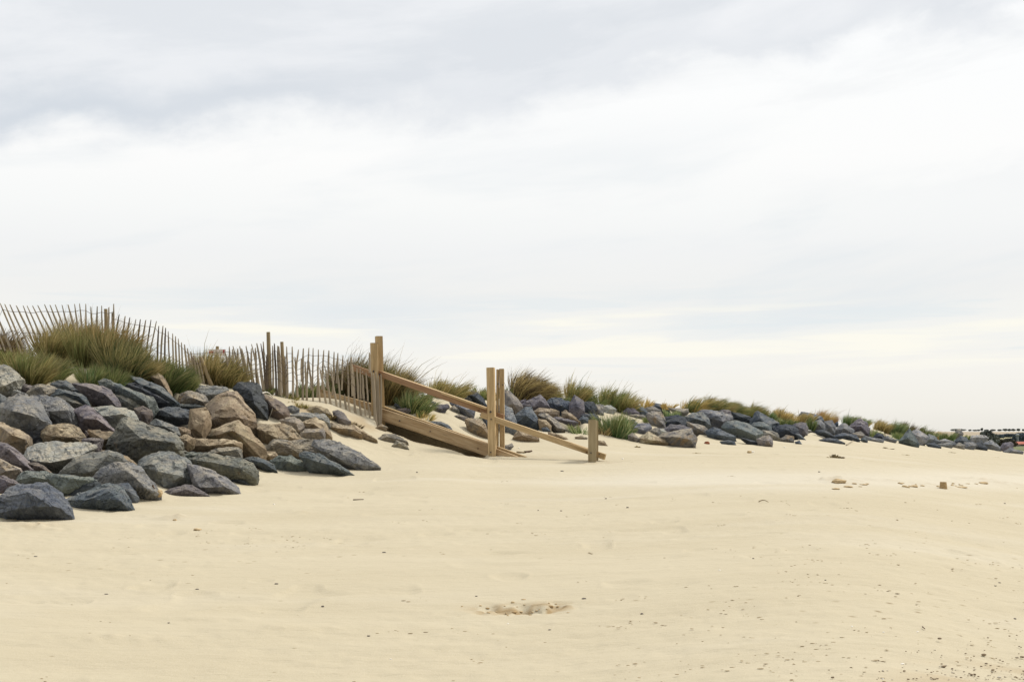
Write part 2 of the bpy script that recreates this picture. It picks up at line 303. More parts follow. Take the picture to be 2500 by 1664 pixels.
# tint: (albedo), stain, dust
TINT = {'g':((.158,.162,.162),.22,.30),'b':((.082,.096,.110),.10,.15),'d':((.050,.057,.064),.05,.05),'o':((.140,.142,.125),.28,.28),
        't':((.225,.180,.125),.70,.55),'p':((.138,.124,.130),.22,.18),'l':((.270,.268,.248),.15,.45),'s':((.330,.275,.190),.80,.9),
        'h':((.200,.180,.150),.45,.45),'r':((.120,.098,.085),.50,.15),'n':((.115,.135,.128),.10,.18)}
ROCKS = '''
A|l|-230,120 -60,80 60,85 160,110 230,190 300,250 400,320 340,430 180,560 60,540 -220,480|70,430,.45 270,330,.3|big pale weathered boulder topmost in the pile, its lower edge cut by the picture border
A|p|250,170 400,200 480,340 570,430 420,400 290,300|330,280,.3|dark purple stone wedged behind the big pale topmost boulder, under tawny grass
A|p|330,410 400,385 540,430 570,500 450,560 340,520|450,450,.4|small mottled purple stone between the pale topmost boulder and a smooth grey one
A|l|195,560 215,495 290,488 405,555 380,590 200,590|290,520,.4|little pale grey stone, smallest in the upper end of the pile
A|h|430,560 560,430 680,405 860,430 985,490 900,570 820,615 640,625 470,600|700,450,.35 800,580,.3|smooth plain greyish boulder with a rounded top, just below the tawny tuft
A|b|855,400 980,340 1130,345 1250,395 1445,480 1380,560 1200,530 1000,480 880,450|1120,430,.35 1230,500,.3|slate blue boulder directly beneath the bare sand gap in the grass
A|p|1240,400 1480,405 1700,430 1860,490 2015,715 2010,775 1840,770 1780,665 1560,640 1430,560|1480,450,.3 1780,560,.45 1950,740,.3|long overhanging mauve grey slab roofing a black hollow
A|b|850,610 980,485 1120,500 1330,560 1450,610 1520,790 1400,760 1180,650 1000,600|1330,600,.3 1100,540,.3|dark slate boulder in front of the black hollow, low and tapering
A|o|925,605 1060,580 1200,620 1395,740 1260,770 1180,800 1080,690|1220,700,.35|small olive stone with a pale lip tucked beneath the dark tapering slate
A|g|520,600 720,605 900,605 1080,680 1180,800 1320,890 1345,970 1335,1140 1180,1070 860,1080 760,850|800,850,.35 1170,850,.4 1180,1040,.25|broad grey green boulder with yellow flecks on its domed top
A|g|-30,780 150,640 380,560 570,605 730,760 835,1070 790,1130 665,1285 540,1315 360,1160 30,1030|210,850,.5 560,930,.4 830,1060,.1|large wedge boulder with a pink scar and a long sloping ridge to a point
A|b|-160,580 0,560 120,640 155,740 40,790 0,900 -160,900|40,700,.3|dark blue slate boulder at the picture border above the tan rounded ones
A|t|-120,1040 60,1070 130,1110 330,1165 495,1290 500,1390 400,1500 380,1590 200,1620 -60,1450|200,1250,.5 420,1330,.4|rounded tan boulder at the picture border, above the long angled ridge stone
A|p|1250,850 1370,770 1450,765 1570,805 1660,900 1975,1225 1700,1190 1500,1170 1370,1110 1340,900|1640,990,.5 1430,980,.4|purple brown boulder with a deeply shaded square face beside a dark crevice
A|l|1590,800 1700,780 1900,772 2070,790 2250,855 2340,1015 2200,1010 2040,1060 1880,1080 1760,970 1640,880|1750,940,.3 2060,900,.35|pale flat topped boulder with an orange smear at its edge
A|t|695,1220 850,1085 1030,1065 1160,1065 1330,1140 1445,1290 1410,1400 1250,1400 920,1375 740,1310|930,1290,.45 1200,1300,.4 1000,1150,.3|tan layered boulder crusted with yellow lichen
A|t|1480,1175 1700,1180 2060,1240 2110,1300 1900,1340 1750,1430 1640,1400 1600,1300|1760,1330,.3 2050,1270,.2|thin pale tan slab wedged below the lichen boulder, its grain running flat
A|r|1435,1180 1500,1190 1630,1300 1450,1315|1500,1250,.3|small rusty brown stone in the crack beside the lichen boulder
A|p|1370,1340 1500,1300 1700,1310 1750,1350 1610,1490 1400,1410|1560,1350,.3|mauve tan stone with a sharp corner above the widest flat slab
C|l|400,400 480,230 640,165 930,128 1250,145 1585,160 1620,225 1350,340 1280,410 1050,465 880,545 720,505 470,495|900,470,.45 1300,380,.35 500,450,.4|widest flat light grey slab in the pile, roof of a black gap
C|p|1340,350 1600,190 1740,95 1680,280 1390,360|1600,240,.3|dark purple end block wedged at the tip of the widest flat slab
C|r|460,495 560,475 640,480 760,550 890,675 700,635 600,645|650,540,.3|rust brown triangular stone under the widest flat slab
C|o|965,665 1280,400 1500,330 1830,275 2000,325 2160,460 1920,500 1720,600 1575,745 1200,705|1500,640,.4 1850,330,.3 1300,480,.3|olive boulder with rippled layered grain and a humped outline
C|s|1690,270 1900,285 2150,375 2330,520 2250,570 1980,440 1830,300|2000,360,.2|thin sandy yellow ledge behind the rippled olive boulder
C|p|-80,140 60,145 130,170 300,300 420,420 610,645 450,630 370,640 270,550 -80,400|160,260,.4 420,520,.35|long pinkish ridge stone sloping down from the picture border
C|h|-80,400 0,420 180,500 340,580 372,645 265,780 60,730 -80,700|330,590,.35 100,620,.35|tan topped stone with a dark blunt end under the long pinkish ridge
C|p|-120,690 0,700 100,712 250,785 320,835 170,930 0,985 -120,960|170,820,.3|lilac stone at the picture border behind the frontmost slate boulder
C|n|255,785 390,630 640,650 780,622 900,670 985,800 980,880 700,840 430,850|560,720,.3 800,760,.25|greenish boulder bearing two yellow spots
C|n|800,720 880,668 1100,680 1500,722 1625,790 1560,830 1380,755 1250,850 1065,1065 960,900|1200,740,.4 1060,950,.3|green grey boulder whose pale lip overhangs a black cave
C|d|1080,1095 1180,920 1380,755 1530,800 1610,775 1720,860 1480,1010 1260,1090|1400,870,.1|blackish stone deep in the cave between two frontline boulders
C|b|-260,1130 0,1080 170,930 300,870 600,838 850,850 1000,950 1075,1090 1192,1250 1212,1425 960,1445 740,1405 0,1435 -260,1400|480,975,.55 1020,1250,.4 780,1190,.5 300,1250,.45|frontmost big slate blue boulder with a slanting ridge, cut by the picture border
C|b|1070,1115 1300,1070 1500,960 1700,860 1850,838 1960,850 2060,900 2255,1285 1600,1272 1200,1285|1850,960,.4 1500,1100,.4 2050,1150,.4|slate boulder with a pitted shoulder, second along the sand front
C|b|1990,850 2170,820 2270,930 2330,1050 2290,1130 2225,1180 2090,1010|2200,980,.3|dark rough stone sandwiched behind the pitted slate shoulder
C|g|1575,740 1720,600 1960,470 2160,478 2380,560 2520,740 2705,1012 2560,1055 2330,1085 2290,1000 2190,860 2000,858 1640,825|2150,620,.4 2480,900,.4 2250,800,.3|freckled grey boulder with a faint pink blush, leaning on the slate ones
D|g|220,510 450,350 620,300 830,308 1050,400 1125,480 1165,785 1050,795 900,895 730,925 560,745 430,745 350,600|600,620,.45 700,880,.25 980,700,.35|biggest domed blue grey boulder, centre of the sand front, chipped at its foot
D|o|185,385 400,280 650,255 900,250 1110,300 900,345 760,330 500,340 260,445|560,300,.2|thin olive ledge capping the biggest domed boulder
D|g|1110,520 1300,540 1500,608 1720,720 1765,800 1945,900 2000,1035 1450,1040 1300,960 1165,800|1300,900,.4 1750,880,.45 1500,700,.35|ragged grey boulder undercut by a dark slot along the sand
D|p|640,1060 740,940 960,900 1050,850 1175,858 1310,950 1460,1050 1000,1040|1050,930,.3 900,980,.3|low half sunk stone with a maroon patch, lowest in front of the domed boulder
D|o|1050,410 1300,368 1450,330 1700,358 1980,400 2200,498 2258,620 2225,745 2060,772 1750,742 1640,662 1500,605 1270,515 1120,480|1480,470,.3 1640,600,.25 1950,560,.4|rounded olive black boulder with a notched dark side, end of the sand front
D|d|1755,800 1950,750 2050,770 2135,850 1900,815|1950,790,.3|dark blade of stone poking from sand below the rounded olive black boulder
D|h|1405,315 1560,240 1750,213 1950,223 2005,270 2010,405 1850,375 1600,355 1480,370|1600,300,.3 1920,260,.25|mauve tan block with a squared sandy end
D|n|860,345 1050,298 1200,308 1410,308 1420,370 1080,415 980,390|1200,350,.2|greenish ledge with yellow sand streaks behind the biggest domed boulder
B|s|1170,1440 1230,1318 1550,1318 1900,1350 2010,1400 1990,1470 1500,1515 1350,1500|1450,1440,.25 1850,1400,.2|flat sand coloured slab lying level beneath the peaked boulder
B|t|940,1290 1090,1240 1225,1320 1185,1430 1090,1500 990,1440|1080,1360,.35|stubby brown stone with a rounded knob, mid pile
B|r|920,1120 1040,1130 1140,1180 1140,1250 950,1290|1030,1200,.3|reddish brown stone above the stubby knobbed one
B|t|1135,820 1400,808 1470,900 1488,1060 1410,1240 1380,1305 1215,1305 1105,1160 1150,960|1380,1010,.35 1200,1150,.35 1330,1250,.3|upright tan block with a worm eaten base and dark pocket
B|t|1390,745 1560,640 1760,518 1930,535 1965,620 2205,900 2235,1045 2135,1160 2020,1090 1930,1010 1700,1080 1450,1215 1430,1080 1490,950 1400,825|2010,960,.45 1520,960,.35 1820,760,.35|huge tan boulder, broadest of the brown ones, with a slanting shoulder
B|h|930,640 1010,540 1150,508 1385,590 1450,690 1400,745 1250,755 1000,735 935,722|1150,620,.35 1350,690,.3|lumpy tan grey boulder beside the grassy notch
B|g|1075,485 1110,420 1400,430 1700,438 1785,490 1740,560 1600,645 1450,675 1380,595 1150,515|1390,585,.35 1620,560,.35|flat topped grey boulder with an orange brown face, highest beside the green tuft
E|d|-210,330 -120,250 130,233 235,300 265,420 345,600 355,700 360,845 250,825 130,745 50,665 -30,560 -140,450|100,380,.35 150,600,.35|tall dark slate boulder standing against the paling fence foot, with a tan lower face
E|r|240,400 440,480 640,590 725,690 722,785 560,865 430,845 330,705 320,580|450,620,.4 600,760,.35|brown and grey boulder touching the tall dark slate one, streaked by a thin pale stick
E|g|690,650 790,612 905,680 895,745 830,775 730,765|790,700,.2|small pale topped stone alone beside the dry grass, black below
E|t|940,735 1060,670 1200,622 1380,678 1450,775 1300,785 1080,755|1220,650,.2 1330,740,.3|low ridged tan stone nearest the paling foot
E|g|690,800 900,748 1330,762 1405,850 1405,930 1300,960 1150,970 900,890|950,800,.3 1300,850,.3|broad bluish topped stone with a small black hole
E|h|575,865 700,820 820,810 960,900 1005,985 935,1075 840,1095 740,965 620,935|850,920,.4 900,1040,.3|squat grey tan stone shading a black crack beneath the bluish topped one
E|s|920,910 1180,830 1330,900 1425,1060 1450,1160 1330,1200 1320,1020 1000,1020|1150,940,.35 1370,1080,.3|sand smothered stone filling the middle of the small group by the fence
E|h|925,1085 1010,1020 1310,1003 1335,1060 1325,1175 1100,1200 980,1205 930,1150|1020,1080,.35 1270,1060,.3|boxy pale stone with sand runnels down its face
E|p|1470,720 1560,698 1660,750 1775,890 1700,965 1560,925 1490,800|1580,830,.3|pinkish stone with green lichen, directly below the fence palings
E|t|1360,970 1460,908 1700,958 1900,1005 1960,1112 1750,1115 1560,1112 1420,1040|1550,1000,.4 1800,1030,.3|olive tan stone undercut black at the sand, below the pinkish one
E|s|1700,965 1830,935 2000,1100 2220,1205 2050,1190 1830,1115|1880,1010,.15|thin sandy slab sliding down the slope from the fence end
E|t|35,1025 130,948 300,960 420,928 640,930 760,980 845,1110 970,1215 700,1215 530,1190 430,1205 310,1310 150,1135|200,1010,.4 530,1170,.4 830,1180,.2|angular tan boulder with a flat tilted top, right of the peaked one
B|t|1385,1305 1470,1200 1850,1038 1960,1018 2120,1150 2395,1465 2310,1625 2100,1585 2000,1455 1950,1355 1560,1315|1890,1180,.55 1700,1260,.2|peaked boulder shaped like a roof, pale on one side and orange on the other
E|h|240,1450 330,1320 470,1208 700,1218 1000,1205 1190,1200 1165,1280 1155,1400 930,1455 870,1510 740,1430 620,1365 500,1300 400,1385|560,1240,.35 900,1400,.35|layered pale slab with a wavy shaded underside
F|g|600,105 620,60 700,45 830,75 1010,160 1022,210 1172,295 1110,312 980,302 900,262 860,255 760,212 640,160|660,130,.35 880,240,.3 950,170,.25|long grey boulder slanting down into the sand, farthest out toward the ramp
F|b|470,190 520,148 640,168 860,290 965,368 800,352 720,345 580,300 520,240|780,280,.4 600,230,.3|charcoal boulder with a sharp tip, just in front of the long slanting grey one
F|n|215,240 290,190 400,193 485,240 548,312 440,334 330,330 270,325|380,240,.35|low green and plum mottled stone half buried beside the charcoal one
F|b|-20,212 60,195 140,210 250,270 275,328 180,292 60,262|150,250,.25|small blue slate fragments sunk in sand by the rounded olive black boulder
F|s|125,205 170,150 260,155 285,190 230,240 180,235|210,190,.4|barnacled yellow brown lump perched between two low stones
F|l|218,152 300,123 350,183 300,192 260,185|300,160,.3|small whitish stone with a blue underside beside the barnacled lump
B|b|90,260 300,290 500,375 700,485 840,640 935,725 760,715 600,610 450,525 300,500 180,380|560,480,.3 300,400,.25|long smooth blue grey slab sloping down from beneath the tawny mound
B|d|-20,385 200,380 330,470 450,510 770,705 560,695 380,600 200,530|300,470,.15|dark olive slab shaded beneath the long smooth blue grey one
B|t|470,270 600,213 685,260 725,420 840,650 700,500 560,355|640,330,.3|upright tan stone with a rounded head in the grassy notch
A|n|1670,345 1780,313 2000,420 2340,560 2565,630 2630,700 2570,815 2430,760 1950,560 1720,420|2200,520,.3 2500,720,.35|long pale green slab with a whitish edge like a plank
A|l|1950,580 2340,585 2380,700 2340,835 2130,795 2020,720|2150,690,.3|pale stone with fine layered wrinkles under the long pale green slab
B|r|175,810 340,773 480,838 505,930 425,1075 280,1055 215,935|350,900,.35|knobbly purple brown stone with a deep dimple
B|b|470,835 620,808 760,785 900,820 1060,808 1155,850 1135,960 1060,1000 830,1010 560,925 490,905|900,960,.35 700,850,.25|slate stone with orange scratches on its top, above a dark overhang
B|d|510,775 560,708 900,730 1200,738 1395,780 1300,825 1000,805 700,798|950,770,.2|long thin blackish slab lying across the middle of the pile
B|g|440,1075 560,983 780,1060 920,1118 965,1265 700,1210 500,1120|700,1110,.3|bluish lumpy stone behind the great olive boulder
B|o|-260,1430 -250,1380 -60,1270 -20,1010 100,960 300,1050 600,1170 870,1240 985,1420 985,1505 700,1570 480,1550 330,1650 180,1690 0,1610|320,1320,.45 60,1100,.3 850,1380,.35 150,1500,.2|great rough olive boulder with a craggy dark flank, mid pile
K|g|915,850 1000,783 1100,783 1285,880 1315,970 1200,970 1000,905|1100,840,.3|pale bluish boulder peeping over the upper handrail, lighter of the two
K|d|1090,790 1200,733 1300,768 1430,900 1490,1035 1400,1045 1300,965 1250,870|1300,880,.3|dark green grey boulder peeping over the upper handrail
K|g|770,930 930,955 1100,1015 1255,1100 1210,1215 1070,1185 950,1105 890,1035 775,990|1050,1080,.3|shadowed grey boulder seen just below the upper handrail
K|p|430,1025 560,998 730,988 760,1050 660,1125 590,1163 510,1135|600,1080,.35|mauve wedge stone on the sandy bank behind the ramp
K|h|775,1060 850,1018 930,1058 955,1130 860,1160 815,1125|870,1080,.3|small pinkish stone beside the mauve wedge behind the ramp
K|t|1075,1285 1180,1258 1340,1278 1435,1370 1510,1590 1350,1580 1180,1530 1080,1410|1200,1340,.35 1400,1430,.3|squat brown boulder with a dark side, behind the inclined board beside the middle post
K|b|345,1360 460,1313 600,1318 740,1378 840,1510 700,1500 520,1420|620,1370,.25|low bluish stone just showing over the inclined board
K|g|300,965 400,928 510,955 430,1015|400,960,.2|little grey stone among the straw tufts on the sandy bank
K|d|1345,1185 1500,1200 1520,1500 1440,1370|1450,1280,.2|dark slate stone hidden behind the front middle post
K|h|860,1215 950,1193 1120,1240 1050,1295 940,1255|960,1220,.2|sandy flat stone below the small pinkish one behind the ramp
L|h|295,1235 400,1152 520,1168 650,1245 560,1255 300,1248|430,1190,.25|low grey brown stone half buried in trodden sand before the ramp
L|h|475,1295 530,1233 620,1258 665,1325 560,1305|560,1260,.2|smaller half buried stone downhill of the grey brown one before the ramp
L|t|290,1100 370,1048 435,1090 405,1122 320,1118|370,1075,.2|sand caked lump at the foot of the last palings
L|d|500,850 515,825 560,845 610,885 570,905|550,865,.3|dark splinter of rock just above the board near the tall posts
L|p|540,885 650,875 695,910 600,935|620,900,.2|flat purple flake behind the dark splinter near the tall posts
J|h|415,490 440,478 500,490 600,600 665,705 625,765 560,775 500,720 415,700|540,650,.35|tall tan grey boulder standing highest beyond the paired middle posts
J|g|300,700 420,675 520,715 575,850 590,985 500,1040 420,1035 300,1005|480,850,.35|big mottled grey boulder right behind the paired middle posts
J|b|570,800 690,700 770,700 835,800 895,935 870,975 750,965 590,895|700,800,.4 840,900,.3|blue grey domed boulder between the middle posts and the tan elongated one
J|t|535,1090 600,985 730,1005 855,1060 865,1115 780,1145 640,1140|650,1060,.35|tan boulder with blue chips seen through under the lower handrail
J|p|640,665 750,600 880,533 945,600 995,695 920,715 850,725 790,745|880,610,.3 800,690,.3|purple black boulder with a lit edge below the windblown brown grass
J|p|625,615 700,598 690,645 640,655|660,620,.2|little dark stone beside the purple black boulder
J|b|955,630 1030,583 1150,583 1250,628 1315,690 1290,750 1200,770 1010,715|1150,680,.35|smooth domed slate boulder speckled white on top
J|t|805,755 870,708 1000,713 1125,750 1115,795 1020,815 850,800|880,760,.3|tan slab with a shaded underside below the domed speckled slate
J|h|855,800 930,763 1010,808 1110,880 1195,980 1100,1010 1030,900 930,865|1010,860,.3 1100,960,.25|long leaning stone, grey above and tan below
J|s|850,850 960,868 1025,930 1025,1005 950,1018 880,965|960,920,.3|rounded sandy stone in front of the long leaning one
J|t|1155,765 1210,738 1290,788 1390,885 1300,905 1180,840|1240,800,.3|tan stone dropping from the domed slate toward the sand
J|p|1250,760 1260,640 1320,538 1375,570 1435,630 1445,755 1400,825 1310,830|1350,680,.3 1280,720,.2|tall upright purple boulder, narrowest of the ridge line
J|d|1425,645 1500,623 1570,638 1605,700 1570,795 1480,795 1425,765|1500,710,.3|dark green grey block next to the tall upright purple one
J|h|1585,665 1690,668 1690,785 1650,810 1555,795|1630,730,.3|tan streaked block joining the dark green grey one
J|l|1685,685 1780,673 1855,730 1805,795 1700,795|1780,720,.3|pale stone on the ridge just above the big green tuft
J|d|1395,805 1450,778 1600,788 1655,850 1600,880 1450,840|1500,810,.25|dark flattened stone above the short end post
J|b|1365,860 1430,808 1500,838 1505,895 1430,905|1440,850,.3|small blue slate stone just uphill of the short end post
J|p|1030,835 1100,818 1300,868 1360,892 1280,908 1100,870|1200,870,.2|thin pinkish flagstone resting on the sand slope
J|s|985,1015 1100,1035 1200,1075 1250,1120 1000,1080|1120,1060,.15|wide sandy slab seen above the lower handrail
J|h|425,1190 520,1160 545,1200 470,1255 430,1250|500,1200,.25|small brownish stone touching the rear middle post near its foot
J|b|895,965 960,948 1015,1000 930,1018|950,980,.25|small bluish chip by the rounded sandy stone
J|t|1325,1080 1400,1058 1485,1085 1475,1115 1350,1100|1400,1075,.15|flat brown stone on the sand just uphill of the short end post
J|s|1600,1115 1700,1128 1745,1195 1640,1180|1680,1150,.15|low sandy stone with a shaded lip just past the short end post
J|h|1205,985 1330,970 1335,1012 1260,1018|1280,990,.15|grey flake with straw on the sand slope above the lower handrail
G|p|715,505 780,448 870,453 945,520 850,570 770,555|830,500,.3|round dark purple boulder heading the ridge past the big green tuft
G|b|860,412 900,400 1010,438 1075,520 1000,565 940,520|960,470,.3|blue grey slab leaning on the round dark purple boulder
G|r|1040,440 1140,423 1255,480 1240,510 1100,515 1055,490|1150,470,.25|brown topped stone on the ridge between two slates
G|b|1105,400 1160,378 1300,398 1360,440 1385,485 1260,490 1140,435|1250,430,.25|flat dark slate highest on the ridge behind pale weeds
G|h|1050,560 1070,515 1150,498 1260,508 1305,590 1320,725 1180,730 1110,630|1200,600,.35|standing grey and ochre block, vertical faced, amid the low weeds
G|h|810,548 900,528 1020,548 1065,590 900,610|930,560,.2|pink tinged flat stone below the leaning blue grey slab
G|h|1370,445 1500,448 1640,458 1650,520 1550,580 1470,525|1560,500,.3|brown grey boulder where the long grass ridge begins
G|d|1295,575 1430,568 1500,548 1570,580 1400,645 1320,645|1430,590,.2|blackish slab tilted above the dark blue rugged boulder
G|d|1310,650 1430,600 1570,573 1645,650 1690,760 1560,700 1420,700 1340,715|1500,640,.3|rugged dark blue boulder with a shining edge
G|g|1615,570 1720,523 1850,518 1925,580 1970,690 1900,730 1750,690 1630,650|1760,600,.3 1900,640,.3|craggy freckled grey boulder with a pink seam
G|t|1635,645 1780,685 1880,710 1938,780 1925,838 1760,808 1680,765|1800,740,.3|tan block beneath the craggy freckled boulder
G|p|1300,755 1400,688 1560,688 1690,750 1670,790 1480,780 1340,805|1450,740,.25|pink capped stone lying on top of the big sand stained boulder
G|t|1210,860 1350,798 1500,788 1690,745 1705,800 1755,885 1735,1008 1560,1005 1380,975 1330,900|1500,860,.4 1680,900,.3|big sand stained boulder, the one standing farthest onto the open beach
G|s|950,880 1080,788 1180,850 1310,900 1345,955 1240,972 990,965|1080,900,.4 1250,920,.3|sand heaped stone with a blue foot left of the big sand stained boulder
G|g|800,695 960,668 1080,668 1115,730 1085,800 940,825 860,770|1000,760,.35|layered slate block with parallel grooves beside the big green tuft
G|r|1095,775 1180,728 1240,740 1245,840 1180,860|1190,790,.3|brown stone shadowed behind the sand heaped one
G|l|1225,740 1290,738 1340,792 1260,830|1280,780,.3|light tan nugget between the brown stone and the ochre block
G|h|785,838 850,803 955,890 890,930 800,880|870,860,.3|pinkish stone at the toe of the big green tuft
G|g|755,645 860,608 920,665 830,690 775,680|840,640,.25|small grey wedge in the low weeds behind the grooved block
H|b|-10,480 -5,400 70,370 140,400 180,430 260,480 130,490|90,420,.25|flat slate stone with a light skyline edge, start of the long grass
H|b|20,320 90,270 150,310 200,350 120,360|110,310,.25|peaked blue grey stone poking into the long grass
H|g|60,385 130,355 360,390 500,440 510,480 400,600 260,570 190,480 130,440|330,440,.35 380,520,.35 200,470,.2|large grey boulder with a long flat top and black hollow at its side
H|p|315,375 400,348 495,370 505,435 450,480 400,405|430,400,.25|purplish stone just under the long grass, beside the flat topped boulder
H|d|485,475 510,388 620,408 785,460 800,518 620,530|620,450,.25|dark ribbed slate lying long under the grass
H|b|655,425 730,418 795,480 730,485|720,445,.2|small dark stone on the end of the ribbed slate
H|n|385,610 450,538 560,518 720,555 925,655 940,685 870,770 760,785 640,720 420,650|600,620,.3 860,720,.35|smooth sage green boulder, largest of its colour on the bank
H|p|455,650 510,598 600,598 665,690 600,750 555,725|580,650,.35|purple black stone leaning on the sage green boulder
H|b|155,660 260,603 400,675 565,745 500,785 380,795 230,750 165,710|350,720,.3|low spreading blue grey slab just above the sand
H|b|345,810 460,788 550,808 565,858 400,842|470,815,.2|broken grey flake lying flat on sand beneath the spreading slab
H|d|615,745 760,778 940,830 860,862 780,845|780,805,.2|dark stone strip beneath the sage green boulder
H|r|875,775 960,738 1040,718 1085,760 1095,890 960,868 910,835|1030,800,.4|brown pyramid shaped stone standing on the sand edge
H|h|900,750 960,653 1060,652 1155,690 1200,768 1080,785 1040,735|1050,690,.3|grey and tan stone behind the brown pyramid one
H|b|780,530 850,400 890,388 960,418 1100,488 1170,540 1140,660 1080,670 960,615 880,605 790,575|900,480,.3 1050,560,.3|large blue grey pyramid boulder rising into the grass line
H|n|770,580 850,538 960,528 1065,580 1085,660 960,665 870,620|930,590,.3|green grey stone leaning on the front of the pyramid boulder
H|d|1100,650 1170,588 1290,563 1400,588 1455,650 1450,735 1330,715 1220,750 1130,710|1290,640,.4|glossy dark blue boulder with a white glint
H|t|1190,790 1240,750 1290,718 1395,738 1395,818 1250,822|1300,770,.3|tan stone at the toe of the glossy dark blue boulder
H|p|1390,575 1480,538 1580,548 1605,620 1595,720 1500,720 1440,655|1540,630,.3|purple slate block with a shadowed sandy crest behind
H|b|1425,700 1480,695 1570,785 1500,765|1490,730,.2|thin dark wedge running onto the sand past the purple slate block
H|b|1410,815 1480,793 1525,855 1460,848|1470,820,.3|lone small slate chip on the sand under the purple slate block
H|b|1485,440 1520,388 1620,398 1790,448 1840,525 1720,520 1660,468 1590,478 1500,475|1560,420,.3 1750,480,.25|bluish boulder with a dark round end, backed by golden grass
H|g|1670,540 1780,498 1848,560 1845,660 1760,652 1670,620|1770,570,.35|rounded grey boulder beside the upright green weeds
H|g|1840,525 1950,508 2005,600 1980,690 1870,660|1930,590,.3|angular pale blue stone next to the rounded grey boulder
H|b|1920,485 2030,488 2040,575 1990,580|1990,520,.2|slate stone in the notch before the dark green tuft
H|d|1710,655 1830,643 1920,688 2000,755 1880,722 1730,690|1850,680,.2|dark curved ledge sinking into the sand
H|b|1770,785 1880,758 2010,768 2130,832 1980,828|1950,790,.15|flat bluish flagstone lying alone on the beach sand
H|g|1980,650 2100,558 2140,556 2260,640 2250,700 2060,692|2130,620,.3|grey boulder with a rounded crown before the dark purple one
H|b|1970,742 2090,690 2200,698 2290,718 2335,782 2200,768 2000,748|2180,720,.25|slanting slate at the sand edge below the grey crowned boulder
I|p|120,425 200,358 260,328 345,380 380,475 365,535 290,520 210,500 175,455|270,420,.35|dark purple boulder rising highest on the far bank, beside golden grass
I|r|165,515 270,483 335,550 260,580 200,550|250,530,.25|brownish stone under the highest far purple boulder
I|b|262,598 310,556 358,605 352,628|315,590,.25|small blue pointed stone alone at the far sand edge
I|d|420,570 480,508 550,518 578,575 500,588|500,545,.25|round dark blue stone in the far greenery
I|g|325,545 430,568 560,588 545,620 400,600 335,588|440,590,.15|long low grey ledge at the far sand edge
I|g|550,570 620,543 725,600 700,620 570,618|630,580,.25|grey tan stone ahead of the far weeds
I|b|645,475 760,413 860,428 925,485 850,510 740,505|790,450,.25|slate slab embedded in the far green weeds
I|n|770,610 840,508 890,465 930,515 1010,650 980,680 860,630|870,570,.35|grey green pyramid stone with a rust red face
I|l|915,505 990,458 1040,488 1130,560 1090,630 1020,670 955,585|1020,550,.35|pinkish white crested boulder beside the rust red faced one
I|g|1075,620 1140,528 1210,548 1270,610 1200,650 1110,640|1160,580,.3|grey stone where the far green tufts meet the bank
I|b|1245,580 1300,538 1350,543 1370,590|1310,565,.2|small dark stone beneath the last green tuft
I|l|1260,608 1340,583 1445,605 1370,650 1300,640|1350,605,.25|pale blade shaped stone with a black gap beneath
I|b|1090,640 1200,630 1290,685 1180,692|1180,655,.2|bluish slab at the far sand edge before the pale blade
I|g|1260,650 1370,640 1460,618 1490,655 1400,692 1285,690|1380,660,.2|low greenish grey slab at the far sand edge
I|r|1475,500 1510,453 1550,463 1580,520 1545,570 1485,560|1520,510,.3|upright brownish stone like a stump against the distant field
I|b|1470,610 1550,548 1610,558 1660,625 1600,660 1515,650|1570,600,.3|blue slate hump below the upright stump like stone
I|r|1440,670 1520,628 1600,660 1590,710 1500,700|1530,670,.25|brown shadowed stone at the far sand edge
I|l|1640,575 1700,538 1820,528 1910,572 1860,600 1800,630 1690,620|1760,560,.25|wide pale blue boulder near the end of the bank
I|g|1570,700 1600,628 1700,623 1760,660 1690,722 1600,722|1660,670,.3|grey cracked stone before the wide pale blue boulder
I|d|1650,728 1740,638 1810,618 1885,700 1865,728|1760,680,.3|dark slate wedge, sharp topped, near the end of the bank
I|g|1815,655 1900,608 1950,603 2060,705 2055,728 1990,728 1900,680|1950,650,.3|long tent shaped grey boulder near the end of the bank
I|p|2050,700 2090,638 2180,618 2215,650 2218,745 2120,755|2150,680,.3|last full boulder of the bank, pinkish with a pointed top
I|g|2100,745 2180,698 2230,718 2340,742 2330,768 2120,768|2220,735,.2|low grey stones petering out at the very end of the bank
'''

STONE_BOXES = []
for _l in ROCKS.strip().splitlines():
    _f, _, _p, _, _ = _l.split('|'); _ox, _oy, _s = FR[_f]
    _q = [tuple(map(float, a.split(','))) for a in _p.split()]
    _x = [_ox+a[0]/_s for a in _q]; _y = [_oy+a[1]/_s for a in _q]
    STONE_BOXES.append((min(_x), max(_x), min(_y), max(_y), _f))
